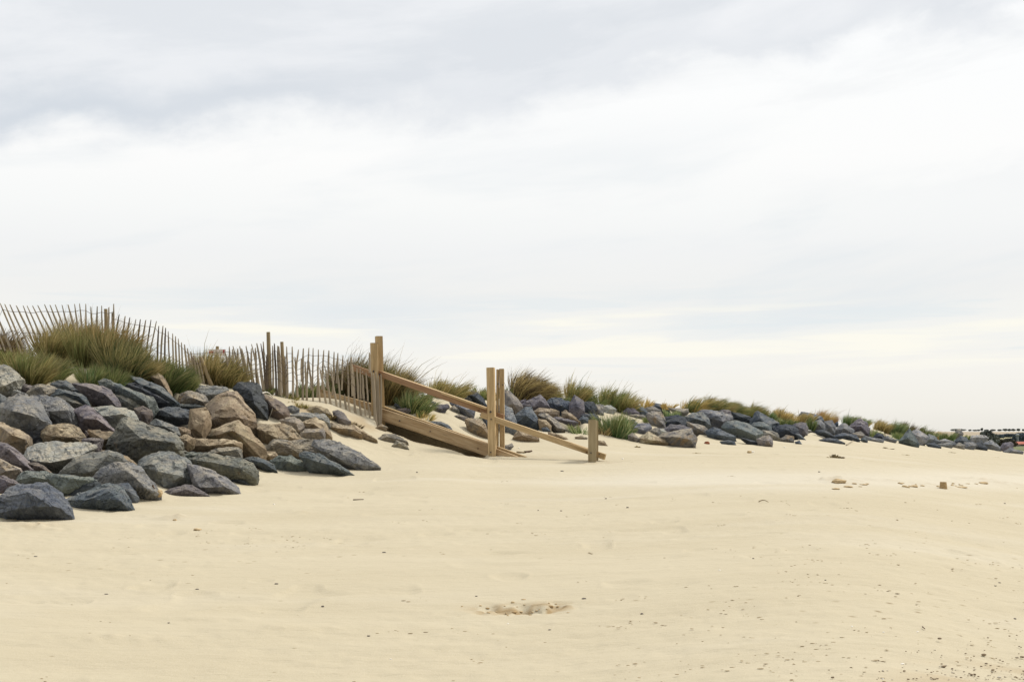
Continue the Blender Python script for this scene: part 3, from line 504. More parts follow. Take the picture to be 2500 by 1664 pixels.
# ------------------------------------------------------------------ the ground: beach rising to a dune bank
# each column of the survey: pixel column -> (row, distance) pairs from the foot of the bank to its crest
COL = {
 -1200:[(1330,12.0),(1100,18),(850,24)],
 -300:[(1290,14.3),(1090,19),(855,24)],
 0:   [(1262,15.7),(1080,20),(873,24.3)],
 250: [(1243,16.7),(1080,20.5),(885,25)],
 330: [(1232,17.3),(1080,21),(900,25.3)],
 420: [(1210,18.6),(1080,22),(915,25.8)],
 520: [(1203,19.0),(1080,22.5),(940,26.3)],
 600: [(1172,21.4),(1080,24),(948,26.6)],
 700: [(1158,22.5),(1060,25),(968,27.0)],
 800: [(1160,22.3),(1075,25.3),(1000,27.0),(965,28.0)],
 860: [(1158,22.6),(1085,25.6),(1022,27.4),(972,29.0)],
 920: [(1140,24.0),(1085,26.2),(1045,27.6),(1000,28.8),(962,30.5)],
 1010:[(1122,25.2),(1080,27.3),(1050,28.2),(1000,29.0),(960,31.5)],
 1100:[(1117,25.9),(1097,27.0),(1060,28.2),(1020,29.3),(968,32.0)],
 1200:[(1118,26.8),(1095,28.2),(1060,29.8),(1010,31.5),(965,34.0)],
 1300:[(1118,26.7),(1085,29.2),(1045,31.5),(1000,33.5),(965,35.5)],
 1448:[(1128,25.6),(1100,27.9),(1065,30.8),(1020,34.0),(985,37.0)],
 1560:[(1108,28.2),(1080,31.5),(1035,35.0),(992,38.5)],
 1750:[(1096,31.5),(1078,34.5),(1035,38.5),(1000,42.0)],
 1900:[(1093,34.0),(1078,38.5),(1045,42.5),(1016,46.0)],
 2080:[(1088,40.0),(1074,45.0),(1050,49.5),(1034,53.0)],
 2250:[(1094,50.0),(1082,54.5),(1062,60.0)],
 2350:[(1097,58.0),(1090,62.0),(1075,67.0)],
 2450:[(1102,68.0),(1099,71.0),(1095,75.0)],
 2520:[(1105,72.0),(1104,78.0)],
 3000:[(1106,78.0),(1106,88.0)],
 5200:[(1107,80.0),(1107,90.0)],
}
pxs = np.array(sorted(COL)); YG = np.arange(1.0, 140.0, 0.1)
prof = []
for p in pxs:
    ys, zs = [0.0], [-1.6]
    py0, y0 = COL[p][0]; z0 = (HOR-py0)/F*y0
    e_ = min(1, max(0, (p-1100)/1200)); e_ = e_*e_*(3-2*e_)      # the wide beach flattens towards the dune foot
    for yy in np.linspace(2, y0-1.5, 16): ys.append(yy); zs.append(-1.6+(z0+1.6)*((1-e_)*yy/y0+e_*(1-math.exp(-yy/17))/(1-math.exp(-y0/17))))
    for py, yy in COL[p]: ys.append(yy); zs.append((HOR-py)/F*yy)
    zc_ = zs[-1]; yc = ys[-1]
    ys += [yc+4, yc+12, yc+26, 400]; zs += [zc_+0.02, zc_-0.5, -1.95, -1.95]
    prof.append(np.interp(YG, ys, zs))
prof = np.array(prof)
k = np.exp(-0.5*(np.arange(-12, 13)/4.5)**2); k /= k.sum()
prof = np.array([np.convolve(np.pad(r, 12, mode='edge'), k, 'valid') for r in prof])
PX = np.arange(-1200, 5201, 10.0)
GR = np.array([np.interp(PX, pxs, prof[:, j]) for j in range(len(YG))]).T       # PX x YG
k2 = np.exp(-0.5*(np.arange(-6, 7)/2.4)**2); k2 /= k2.sum()
GR = np.array([np.convolve(np.pad(GR[:, j], 6, mode='edge'), k2, 'valid') for j in range(GR.shape[1])]).T
toeY = np.interp(PX, pxs, [COL[p][0][1] for p in pxs])
k3 = np.exp(-0.5*(np.arange(-45, 46)/16.0)**2); k3 /= k3.sum()
GS = np.array([np.convolve(np.pad(GR[:, j], 45, mode='edge'), k3, 'valid') for j in range(GR.shape[1])]).T
wn = np.clip((YG[None, :]/toeY[:, None]-0.55)/0.35, 0, 1); wn = wn*wn*(3-2*wn)
GR = GS*(1-wn)+GR*wn
def G(px, Yd):
    px = np.asarray(px, float); Yd = np.asarray(Yd, float)
    a = np.clip((px+1200)/10, 0, len(PX)-1.001); b = np.clip((Yd-1.0)/0.1, 0, len(YG)-1.001)
    i = a.astype(int); j = b.astype(int); fa = a-i; fb = b-j
    return (GR[i,j]*(1-fa)+GR[i+1,j]*fa)*(1-fb)+(GR[i,j+1]*(1-fa)+GR[i+1,j+1]*fa)*fb
# the ramp board in plan: from the tall posts down to the sand
BA = (906.0, 28.55); BB = (1198.0, 27.15)
def beamY(px): return BA[1]+(px-BA[0])/(BB[0]-BA[0])*(BB[1]-BA[1])
def sm(x, a, b):
    q = np.clip((x-a)/(b-a), 0, 1); return q*q*(3-2*q)
MOUND = [(65,1287,.55,.25,.05),(425,1265,.16,.12,.05),(735,1250,.10,.06,.02),(2052,1176,.35,.3,.07),(1440,1130,.5,.3,-.02),(2420,1178,.6,.4,.05),(2240,1182,.9,.25,.03),
         (90,1468,.16,.07,-.025),(1222,1350,.20,.08,-.03),(520,1510,.25,.1,.02),(1680,1357,.12,.05,.02),(1850,1305,.3,.1,.02),(700,1540,.4,.15,.02),(300,1560,.5,.2,.02)]
HITS = {}
def hit(px, py):
    Yr = np.arange(5.0, 96.0, 0.02); zr = (HOR-py)/F*Yr
    g = np.where(zr <= G(np.full_like(Yr, px), Yr))[0]
    return float(Yr[g[0]]) if len(g) else None
MW = [((px-1250)/F*hit(px, py), hit(px, py), rx, ry, h) for px, py, rx, ry, h in MOUND]
SCUFF = (lambda Yd: ((1283-1250)/F*Yd, Yd))(hit(1283, 1485))
def detail(Xw, Yw, px):
    P = np.stack([Xw*0.30, Yw*0.45, np.zeros_like(Xw)], -1)
    z = 0.030*fbm(P, 3)
    P2 = np.stack([Xw*1.3, Yw*3.0, np.full_like(Xw, 5.0)], -1); n2 = fbm(P2, 4)
    z = z + 0.012*n2 + 0.010*np.clip(n2-0.15, 0, 1)*sm(vnoise(P*1.7+9), -0.2, 0.5)
    P3 = np.stack([Xw*7, Yw*11, np.full_like(Xw, 2.0)], -1)
    rough = sm(vnoise(P*0.8+3), 0.0, 0.6)*0.010 + 0.0028
    z = z + rough*fbm(P3, 3)
    for mx_, my_, rx, ry, h in MW:
        q = np.exp(-(((Xw-mx_)/rx)**2+((Yw-my_)/ry)**2)); z = z + h*q*(1+0.5*vnoise(np.stack([Xw*12, Yw*16, Xw*0], -1)))
    # scuffed hollow with thrown-up lip
    sxx = Xw-SCUFF[0]; syy = Yw-SCUFF[1]-0.25*sxx*sxx
    q = np.exp(-((sxx/0.32)**4+(syy/0.14)**2)); z = z - 0.045*q + 0.05*q*vnoise(np.stack([Xw*13, Yw*13, Xw*0+5], -1)) + 0.010*np.exp(-((sxx/0.4)**4+((syy-0.2)/0.1)**2)) + 0.012*q*vnoise(np.stack([Xw*25, Yw*25, Xw*0], -1))
    dn = vnoise(np.stack([Xw*2.6, Yw*3.2, np.full_like(Xw, 11.0)], -1)); dz = sm(dn, 0.35, 0.80)
    z = z - 0.017*dz*sm(vnoise(P*1.3+31), -0.1, 0.4) + 0.004*sm(dn, 0.25, 0.42)*(1-dz)*sm(vnoise(P*1.3+31), -0.1, 0.4)
    # trodden sand on the slope before the ramp
    sl = sm(px, 830, 900)*(1-sm(px, 1150, 1230))*sm(Yw, 24.0, 25.2)*(1-sm(Yw, 27.4, 28.2))
    z = z + sl*0.022*fbm(np.stack([Xw*3.2, Yw*3.2, Xw*0+1], -1), 4)
    # hollow under the ramp board
    d = Yw-beamY(px)
    cav = sm(px, 915, 935)*(1-sm(px, 1165, 1196))*sm(d, -0.78, -0.60)*(1-sm(d, 1.05, 1.25))
    depth = 0.62*(1-sm(px, 1060, 1190)*0.70)
    z = z - cav*depth
    return z
pxm = np.unique(np.concatenate([np.linspace(-1200, -60, 90), np.linspace(-60, 2560, 880), np.linspace(2560, 5200, 110)]))
ym = np.concatenate([np.arange(1.5, 6.0, 0.15), 6.0*1.0052**np.arange(0, 530)]); ym = ym[ym < 110]
extra = np.arange(25.5, 29.6, 0.035); ym = np.unique(np.concatenate([ym, extra]))
PP, YY = np.meshgrid(pxm, ym, indexing='ij'); XX = (PP-1250)/F*YY
fade = 1-sm(YY, 80, 105)
ZZ = G(PP, YY)+detail(XX, YY, PP)*fade
# armour-stone bed: between and under the boulders the ground drops to dark rubble
rows = HOR-ZZ/YY*F
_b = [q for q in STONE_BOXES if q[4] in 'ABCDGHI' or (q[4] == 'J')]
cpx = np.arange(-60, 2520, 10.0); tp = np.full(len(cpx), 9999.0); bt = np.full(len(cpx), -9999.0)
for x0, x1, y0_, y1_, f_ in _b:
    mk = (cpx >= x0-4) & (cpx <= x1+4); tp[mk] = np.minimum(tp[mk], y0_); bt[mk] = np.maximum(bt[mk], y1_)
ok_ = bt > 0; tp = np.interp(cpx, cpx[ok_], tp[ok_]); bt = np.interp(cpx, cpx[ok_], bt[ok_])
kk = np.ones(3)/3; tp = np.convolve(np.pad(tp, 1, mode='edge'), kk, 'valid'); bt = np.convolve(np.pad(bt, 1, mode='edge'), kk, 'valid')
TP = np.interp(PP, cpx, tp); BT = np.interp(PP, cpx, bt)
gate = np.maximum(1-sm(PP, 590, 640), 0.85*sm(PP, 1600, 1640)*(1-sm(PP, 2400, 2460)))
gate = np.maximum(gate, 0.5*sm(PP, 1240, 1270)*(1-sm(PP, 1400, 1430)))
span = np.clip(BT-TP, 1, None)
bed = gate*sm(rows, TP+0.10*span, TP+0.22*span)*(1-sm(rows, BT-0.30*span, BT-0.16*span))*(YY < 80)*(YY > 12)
Pq = np.stack([XX*4, YY*4, ZZ*4], -1)
ZZ = ZZ-bed*(0.34+0.10*fbm(Pq, 2))
nx, ny = PP.shape
idx = np.arange(nx*ny).reshape(nx, ny)
Q = np.stack([idx[:-1, :-1], idx[1:, :-1], idx[1:, 1:], idx[:-1, 1:]], -1).reshape(-1, 4)
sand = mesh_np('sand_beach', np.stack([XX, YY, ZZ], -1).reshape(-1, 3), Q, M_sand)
sand['kind'] = 'structure'
def attr(o, name, arr):
    a = o.data.attributes.new(name, 'FLOAT', 'POINT'); a.data.foreach_set('value', np.asarray(arr, dtype=np.float32).ravel())
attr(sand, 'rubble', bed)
nb = fbm(np.stack([XX*0.25, YY*0.9, XX*0], -1), 4)
pale = sm(PP+900*nb*0.3, 1150, 1700)*np.exp(-((rows-1172-10*nb)/22.0)**2)*1.1
pale = np.maximum(pale, 0.55*np.exp(-((rows-1235-14*nb)/10.0)**2)*sm(PP, 900, 1500)*sm(nb, -0.2, 0.4))
pale = np.maximum(pale, 0.4*sm(nb, 0.15, 0.6))
attr(sand, 'pale', np.clip(pale, 0, 1))
sq = np.exp(-(((XX-SCUFF[0])/0.36)**4+((YY-SCUFF[1]-0.25*(XX-SCUFF[0])**2)/0.16)**2))
dmp = 0.95*sq*sm(vnoise(np.stack([XX*11, YY*16, XX*0], -1)), -0.3, 0.4)
for mx_, my_, rx, ry, h in MW[:7]:
    dmp = np.maximum(dmp, 0.28*np.exp(-(((XX-mx_)/rx)**2+((YY-my_)/ry)**2))*sm(vnoise(np.stack([XX*11, YY*16, XX*0+4], -1)), -0.4, 0.7))
dmp = np.maximum(dmp, 0.40*sm(PP+200*nb, 2000, 2350)*sm(rows+25*nb, 1595, 1650)*sm(vnoise(np.stack([XX*2, YY*6, XX*0+8], -1)), -0.6, 0.5))
bankd = sm(PP, 640, 720)*(1-sm(PP, 905, 960))*np.exp(-((rows-1015-25*(PP-800)/100*0.8)/16)**2)*sm(vnoise(np.stack([XX*4, YY*4, XX*0], -1)), -0.5, 0.5)
dmp = np.maximum(dmp, 0.6*bankd)
lipd = sm(PP, 915, 940)*(1-sm(PP, 1120, 1160))*np.exp(-((YY-beamY(PP)+0.80)/0.16)**2)*0.25
dmp = np.maximum(dmp, lipd)
attr(sand, 'damp', np.clip(dmp, 0, 1))
attr(sand, 'grit', np.clip(sm(PP, 1500, 2300)*sm(rows, 1230, 1300)+sm(rows, 1270, 1300)*(1-sm(rows, 1340, 1420))*0.6+0.3*sm(rows, 1560, 1664)+0.5*(1-sm(rows,1090,1130))*sm(PP,1500,1700), 0, 1))
def ico_dirs(n):
    bm = bmesh.new(); bmesh.ops.create_icosphere(bm, subdivisions=n, radius=1.0)
    V = np.array([v.co[:] for v in bm.verts]); T_ = np.array([[v.index for v in f.verts] for f in bm.faces]); bm.free(); return V, T_
ICO = {n: ico_dirs(n) for n in (4, 5, 6)}
def hull_planes(P):
    bm = bmesh.new()
    for p in P: bm.verts.new(p)
    bmesh.ops.convex_hull(bm, input=bm.verts)
    bm.normal_update(); Nn, D = [], []
    for f in bm.faces:
        if f.calc_area() > 1e-7: Nn.append(f.normal[:]); D.append(f.normal.dot(f.verts[0].co))
    bm.free(); return np.array(Nn), np.array(D)
def boulder(fr, tint, pts, rid, label, i, group):
    ox, oy, s = FR[fr]; R = np.random.default_rng(100+i)
    O = [(ox+x/s, oy+y/s) for x, y in pts]
    xs = [p[0] for p in O]; ys = [p[1] for p in O]
    cxp = sum(xs)/len(xs); yb = max(ys); yt = min(ys)
    Yd = None
    for f_ in (0.06, -0.0, -0.1, -0.25):
        Yd = hit(cxp, yb-f_*(yb-yt)+0.0)
        if Yd: break
    if Yd is None: Yd = hit(cxp, yb+8) or 40.0
    cross = (yb-HOR)
    tl = 0.42; Z0 = (HOR-yb)/F*Yd
    def up(px, py, dy=0.0):
        Yq = (Yd-tl*Z0)/(1+tl*(py-HOR)/F)-dy
        return at(px, py, Yq)
    W = (max(xs)-min(xs))/F*Yd; H = (yb-yt)/F*Yd; size = (W*H)**0.5
    P = [up(x, y) for x, y in O]
    fl = 1.3
    for x, y, d in rid: P.append(up(ox+x/s, oy+y/s, d*size*fl))
    cc = sum(P[:len(O)], Vector())/len(O)
    gx_ = 1.11 if fr in 'GHI' else 1.055
    P[:len(O)] = [cc+Vector(((p.x-cc.x)*gx_, p.y-cc.y, (p.z-cc.z)*(gx_+0.01 if p.z > cc.z else 1.03))) for p in P[:len(O)]]
    back = [cc+(p-cc)*0.72+Vector((0, 0.55*size, -0.06*size)) for p in P[:len(O)]]
    back += [cc+Vector((0, 0.8*size, -0.1*size))]
    low = [p+Vector((0, 0.18*size, -0.22*size)) for p, (x, y) in zip(P, O) if y > yt+0.6*(yb-yt)]
    A = [tuple(p) for p in P+back+low]
    c = np.mean(np.array(A), 0); c[1] = cc.y+0.15*size; c[0] = cc.x; c[2] = cc.z
    A = np.array(A)-c
    wpx = max(xs)-min(xs)
    bm = bmesh.new()
    for p in A: bm.verts.new(p)
    r_ = bmesh.ops.convex_hull(bm, input=bm.verts)
    bmesh.ops.delete(bm, geom=[v for v in bm.verts if not v.link_faces], context='VERTS')
    # knock a few corners off along flat fracture planes
    for _ in range(4 if wpx > 60 else 2):
        n = R.normal(size=3); n[1] = -abs(n[1])*0.6; n /= np.linalg.norm(n)
        sup = max(v.co.dot(Vector(n)) for v in bm.verts); f_ = R.uniform(0.93, 0.985)
        res = bmesh.ops.bisect_plane(bm, geom=bm.verts[:]+bm.edges[:]+bm.faces[:], plane_co=Vector(n)*sup*f_, plane_no=Vector(n), clear_outer=True)
        ce = [e for e in res['geom_cut'] if isinstance(e, bmesh.types.BMEdge)]
        if len(ce) > 2: bmesh.ops.contextual_create(bm, geom=ce)
    bmesh.ops.dissolve_limit(bm, angle_limit=0.10, verts=bm.verts[:], edges=bm.edges[:])
    ed = [e for e in bm.edges if len(e.link_faces) == 2 and e.calc_face_angle(0) > 0.25]
    bmesh.ops.bevel(bm, geom=ed, offset=0.007*size, segments=1, affect='EDGES', clamp_overlap=True)
    bmesh.ops.triangulate(bm, faces=bm.faces[:])
    Lm = size*(0.045 if wpx > 95 else 0.06 if wpx > 38 else 0.10)
    for _ in range(6):
        le = [e for e in bm.edges if e.calc_length() > Lm*1.4]
        if not le or len(bm.faces) > 26000: break
        bmesh.ops.subdivide_edges(bm, edges=le, cuts=1); bmesh.ops.triangulate(bm, faces=[f for f in bm.faces if len(f.verts) > 3])
    bm.normal_update(); bm.verts.index_update()
    V = np.array([v.co[:] for v in bm.verts]); NV = np.array([v.normal[:] for v in bm.verts]); T_ = np.array([[v.index for v in f.verts] for f in bm.faces]); bm.free()
    o3 = R.uniform(0, 30, 3); sc_ = 1.0/size
    # irregular edges from a vector noise, fracture steps from cells along the surface, thin bedding ledges
    vn = np.stack([fbm(V*sc_*f1+o3+k_*11.0, 3) for k_, f1 in enumerate((2.6, 2.6, 2.6))], -1)
    vf = np.stack([fbm(V*sc_*9.0+o3*2+k_*7.0, 3) for k_ in range(3)], -1)
    K = 46 if wpx > 60 else 20
    sd = V[R.integers(0, len(V), K)]; V2 = V+0.07*size*vf
    near = np.concatenate([((V2[a_:a_+4000, None, :]-sd[None])**2).sum(2).argmin(1) for a_ in range(0, len(V2), 4000)])
    cell = R.uniform(-1, 1, K)*0.013*size; tilt_ = R.normal(size=(K, 3))*0.10
    chipd = np.clip(cell[near]+np.einsum('ij,ij->i', V-sd[near], tilt_[near]), -0.03*size, 0.02*size)
    ax = R.normal(size=3); ax /= np.linalg.norm(ax)
    bed = V@ax*sc_*R.uniform(9, 15)+vn[:, 0]*2.0; step = np.abs((bed % 1)-0.5)*2
    lay = (sm(step, 0.25, 0.55)-0.5)*0.014*size*(1.0 if R.random() < 0.5 else 0.25)
    V = V+size*(0.011*vn+0.008*vf)+NV*(chipd+lay)[:, None]
    o = mesh_np('boulder', V, T_, M_rock, True, None, tuple(c))
    o.data.set_sharp_from_angle(angle=math.radians(18))
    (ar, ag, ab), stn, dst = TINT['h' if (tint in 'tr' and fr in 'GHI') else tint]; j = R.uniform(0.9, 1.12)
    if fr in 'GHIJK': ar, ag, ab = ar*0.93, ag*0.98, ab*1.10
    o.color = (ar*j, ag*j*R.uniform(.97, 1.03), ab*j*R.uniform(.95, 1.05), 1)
    o['stain'] = float(stn*R.uniform(.8, 1.15)); o['dust'] = float(dst)
    tag(o, label, 'boulder', group)
    return o
for i, line in enumerate([l for l in ROCKS.strip().splitlines() if l.strip()]):
    fr, tint, p, r_, lab = line.split('|')
    pts = [tuple(map(float, q.split(','))) for q in p.split()]
    rid = [tuple(map(float, q.split(','))) for q in r_.split()]
    lab = lab.replace(', right of the peaked one', ', beside the roof shaped one').replace(' left of the big', ' next to the big').replace('nearest the', 'closest to the')
    grp = 'boulders heaped beside the fence' if fr in 'ABCDEF' else ('stones behind and below the timber ramp' if fr in 'KL' else 'boulders along the foot of the grassy bank')
    boulder(fr, tint, pts, rid, lab, i, grp)

# ------------------------------------------------------------------ far land: one sheet to the horizon, a hill field, hedges, trees, a village
def grid_mesh(name, x0, x1, nx_, y0, y1, ny_, zf, mat, geo=False):
    xs = np.linspace(x0, x1, nx_); ys = np.geomspace(y0, y1, ny_) if geo else np.linspace(y0, y1, ny_)
    A_, B_ = np.meshgrid(xs, ys, indexing='ij'); Z_ = zf(A_, B_)
    ix = np.arange(nx_*ny_).reshape(nx_, ny_)
    q = np.stack([ix[:-1, :-1], ix[1:, :-1], ix[1:, 1:], ix[:-1, 1:]], -1).reshape(-1, 4)
    return mesh_np(name, np.stack([A_, B_, Z_], -1).reshape(-1, 3), q, mat)
def land_material():
    m, t, b = newmat('rough_pasture'); v, _ = objvec(t)
    c = mixc(t, mapr(t, noise(t, v, 0.05, 5, 0.6), 0.35, 0.65), (0.10, 0.12, 0.035, 1), (0.17, 0.17, 0.055, 1))
    c = mixc(t, mapr(t, noise(t, v, 0.6, 4, 0.6), 0.4, 0.7), c, (0.06, 0.075, 0.03, 1))
    t.links.new(c, b.inputs['Base Color']); return m
def hill_material():
    m, t, b = newmat('stubble_field'); v, _ = objvec(t)
    vs, _ = objvec(t, (0.2, 1, 1))
    c = mixc(t, mapr(t, noise(t, vs, 0.02, 5, 0.6), 0.35, 0.65), (0.27, 0.21, 0.145, 1), (0.33, 0.27, 0.18, 1))
    sp = t.nodes.new('ShaderNodeSeparateXYZ'); t.links.new(v, sp.inputs[0])
    c = mixc(t, mapr(t, sp.outputs[1], 905.0, 900.0), c, (0.30, 0.27, 0.15, 1))
    c = mixc(t, mapr(t, sp.outputs[1], 862.0, 858.0), c, (0.075, 0.095, 0.065, 1))
    t.links.new(c, b.inputs['Base Color']); return m
gl = grid_mesh('land', -9000, 9000, 41, -60, 12000, 60, lambda x, y: np.full_like(x, -1.97)+0.0*x, land_material()); gl['kind'] = 'structure'
def hillz(x, y):
    crest = 5.75+0.0006*(x-300)+0.5*np.sin(x/170)
    r_ = sm(y, 760, 1000); fl_ = sm(x, 60, 230)
    return -2.3+(crest+2.3)*r_*fl_
hl = grid_mesh('hill', 40, 1900, 120, 700, 1500, 90, hillz, hill_material()); hl['kind'] = 'structure'
M_bush = plain('hedge_leaf', (0.14, 0.155, 0.135), 0.9, 0.45, 1.2)
M_conifer = plain('conifer_leaf', (0.11, 0.135, 0.155), 0.9, 0.4, 1.0)
M_bark = plain('bark', (0.07, 0.055, 0.04), 0.9, 0.3, 3.0)
def leafy(center, rx, rz, n, leaf, seed, cone=False):
    R = np.random.default_rng(seed)
    d = R.normal(size=(n, 3)); d /= np.linalg.norm(d, axis=1)[:, None]; rr = R.uniform(0.55, 1.0, n)**0.6
    P = d*rr[:, None]*np.array([rx, rx*0.8, rz])
    if cone: h_ = np.clip((P[:, 2]+rz)/(2*rz), 0, 1); f_ = (1-0.85*h_); P[:, 0] *= f_*1.25; P[:, 1] *= f_*1.25
    lump = 1+0.28*vnoise(P/rx*2.1+seed); P = P*lump[:, None]+np.array(center)
    a = R.normal(size=(n, 3)); a /= np.linalg.norm(a, axis=1)[:, None]; b_ = np.cross(a, R.normal(size=(n, 3))); b_ /= np.linalg.norm(b_, axis=1)[:, None]
    s_ = leaf*R.uniform(0.6, 1.4, n)[:, None]
    V = np.stack([P-a*s_, P+b_*s_*0.6, P+a*s_, P-b_*s_*0.6], 1).reshape(-1, 3)
    return V, np.arange(4*n).reshape(-1, 4)
def tube_np(P0, P1, r0, r1, k=7):
    P0, P1 = np.array(P0, float), np.array(P1, float); d = P1-P0; d /= np.linalg.norm(d)
    a = np.cross(d, [0.3, 0.9, 0.1]); a /= np.linalg.norm(a); b_ = np.cross(d, a)
    th = np.arange(k)/k*2*math.pi; ring = np.cos(th)[:, None]*a+np.sin(th)[:, None]*b_
    V = np.vstack([P0+ring*r0, P1+ring*r1]); Q_ = np.array([[i, (i+1) % k, (i+1) % k+k, i+k] for i in range(k)]); return V, Q_
def woody(name, px, pyb, pyt, wpx, Yd, mat, label, cat, group=None, cone=False, n=500, leaf=None, seed=1):
    b_ = at(px, pyb, Yd); h_ = (pyb-pyt)/F*Yd; r_ = wpx/2/F*Yd
    o = empty(name, tuple(b_), label, cat, group)
    V, Q_ = leafy((0, 0, h_*0.55), r_, h_*0.47, n, leaf or r_*0.14, seed, cone)
    mesh_np('crown', V, Q_, mat, False, o)
    V, Q_ = tube_np((0, 0, -h_*0.1), (0, 0, h_*0.6), r_*0.10, r_*0.04); mesh_np('trunk', V, Q_, M_bark, True, o)
    return o
HEDGE = [(2333,1046.5,24),(2345,1047,26),(2368,1048,8),(2380,1048.5,12),(2389,1048,10),(2397,1044.5,6),(2408,1048,11),(2424,1047.5,13),(2440,1047.5,11),(2454,1046,12),(2464,1046.5,9),(2474,1046.5,11),(2486,1046,10),(2498,1047,6)]
HL = ['long low hedge clump on the skyline beside the upright stump like stone','second flat hedge clump on the skyline, joined to the first','tiny round bush alone on the skyline','flat skyline bush before the small rounded one','thin skyline bush touching the small tree','small skyline tree taller than the bushes beside it','low skyline bush directly over the dark broad bush','even skyline bush just past the dark broad bush','short skyline bush over the pinkish field','dark skyline bush starting the thicker hedge run','rounded skyline bush inside the thicker hedge run','skyline bush over the first dark conifer','rounded skyline bush standing alone past the conifer','last skyline bush cut by the picture border']
for i, ((p, pt, wd), lb) in enumerate(zip(HEDGE, HL)):
    woody('skyline_bush', p, 1051.8, pt, wd, 1000, M_bush, lb, 'bush', 'bushes along the hill skyline', False, 700, 1000/F*0.8, 30+i)
woody('broad_bush', 2411, 1092, 1051, 50, 110, M_bush, 'dark broad bush behind the end of the boulder bank', 'bush', None, False, 1600, 0.09, 51)
woody('broad_bush', 2448, 1098, 1070, 62, 125, plain('hedge_leaf_brown', (0.05, 0.045, 0.028), 0.9, 0.4, 2.0), 'low brownish thicket behind the last pointed boulder', 'bush', None, False, 1800, 0.09, 52)
woody('conifer_tree', 2476, 1084, 1056.5, 15, 330, M_conifer, 'dark blue green conifer with pointed top beside the pale tower', 'tree', None, True, 900, 0.12, 53)
woody('conifer_tree', 2500, 1082, 1054, 17, 330, M_conifer, 'dark conifer cut by the picture border above the red roof', 'tree', None, True, 900, 0.12, 54)
for i, (p, pt, pb, wd, lb) in enumerate([(2440,1062,1067,34,'dark hedge strip between two pale fields, its first stretch'),(2462,1060,1065.5,26,'dark field hedge stretch climbing toward the conifer'),(2488,1058,1075,30,'dark trees massed behind the pale tower'),(2470,1070.5,1078,44,'dark bush line below the lower pale field')]):
    woody('field_hedge', p, pb, pt, wd, 700, M_conifer, lb, 'hedge', None, False, 1500, 0.6, 60+i)
def boxv(x0, x1, y0, y1, z0, z1):
    V = [(x, y, z) for x in (x0, x1) for y in (y0, y1) for z in (z0, z1)]
    Q_ = [(0,1,3,2),(4,6,7,5),(0,4,5,1),(2,3,7,6),(0,2,6,4),(1,5,7,3)]; return np.array(V, float), np.array(Q_)
def house(px0, px1, pyb, pye, pyr, Yd, wallc, roofc, label):
    a = at(px0, pyb, Yd); b_ = at(px1, pye, Yd); rz = at(px0, pyr, Yd).z; w_ = b_.x-a.x; dp = 6.0
    o = empty('village_house', tuple(a), label, 'house')
    V, Q_ = boxv(0, w_, 0, dp, 0, b_.z-a.z); mesh_np('wall', V, Q_, plain('render_wall', wallc, 0.8, 0.08, 0.5), False, o)
    h0 = b_.z-a.z-0.05; h1 = rz-a.z; e_ = 0.35
    V = np.array([(-e_,-e_,h0),(w_+e_,-e_,h0),(w_+e_,dp+e_,h0),(-e_,dp+e_,h0),(-e_,dp/2,h1),(w_+e_,dp/2,h1)])
    me = bpy.data.meshes.new('roof'); me.from_pydata(V.tolist(), [], [(0,1,5,4),(2,3,4,5),(0,4,3),(1,2,5),(0,3,2,1)]); me.materials.append(plain('roof_tile', roofc, 0.8, 0.2, 0.6))
    r_ = bpy.data.objects.new('roof', me); C.objects.link(r_); r_.parent = o
    for k_ in range(2):
        V, Q_ = boxv(w_*(0.2+0.45*k_), w_*(0.2+0.45*k_)+0.9, -0.06, 0.02, (b_.z-a.z)*0.35, (b_.z-a.z)*0.75); mesh_np('window', V, Q_, M_pebble, False, o)
house(2484, 2520, 1089, 1083, 1077.5, 300, (0.42, 0.40, 0.37), (0.33, 0.10, 0.06), 'house with an orange red roof beyond the bank, cut by the picture border')
house(2473, 2481, 1090, 1085, 1081, 290, (0.38, 0.22, 0.21), (0.24, 0.09, 0.08), 'small pinkish house behind the last pointed boulder')
a = at(2484, 1067.5, 600); V, Q_ = tube_np((0, 0, -2), (0, 0, 0.8), 0.55, 0.5, 12); V2, Q2 = leafy((0,0,0),1,1,4,1,1)
o = empty('water_tower', tuple(a), 'tiny pale round tower between the two dark conifers', 'tower'); mesh_np('stem', V, Q_, plain('pale_concrete', (0.2,0.21,0.22)), True, o)
Vi, Ti = ICO[4]; mesh_np('tank', Vi*np.array([0.75, 0.75, 0.6])+np.array([0, 0, 1.0]), Ti, plain('pale_tank', (0.3,0.31,0.31)), True, o)

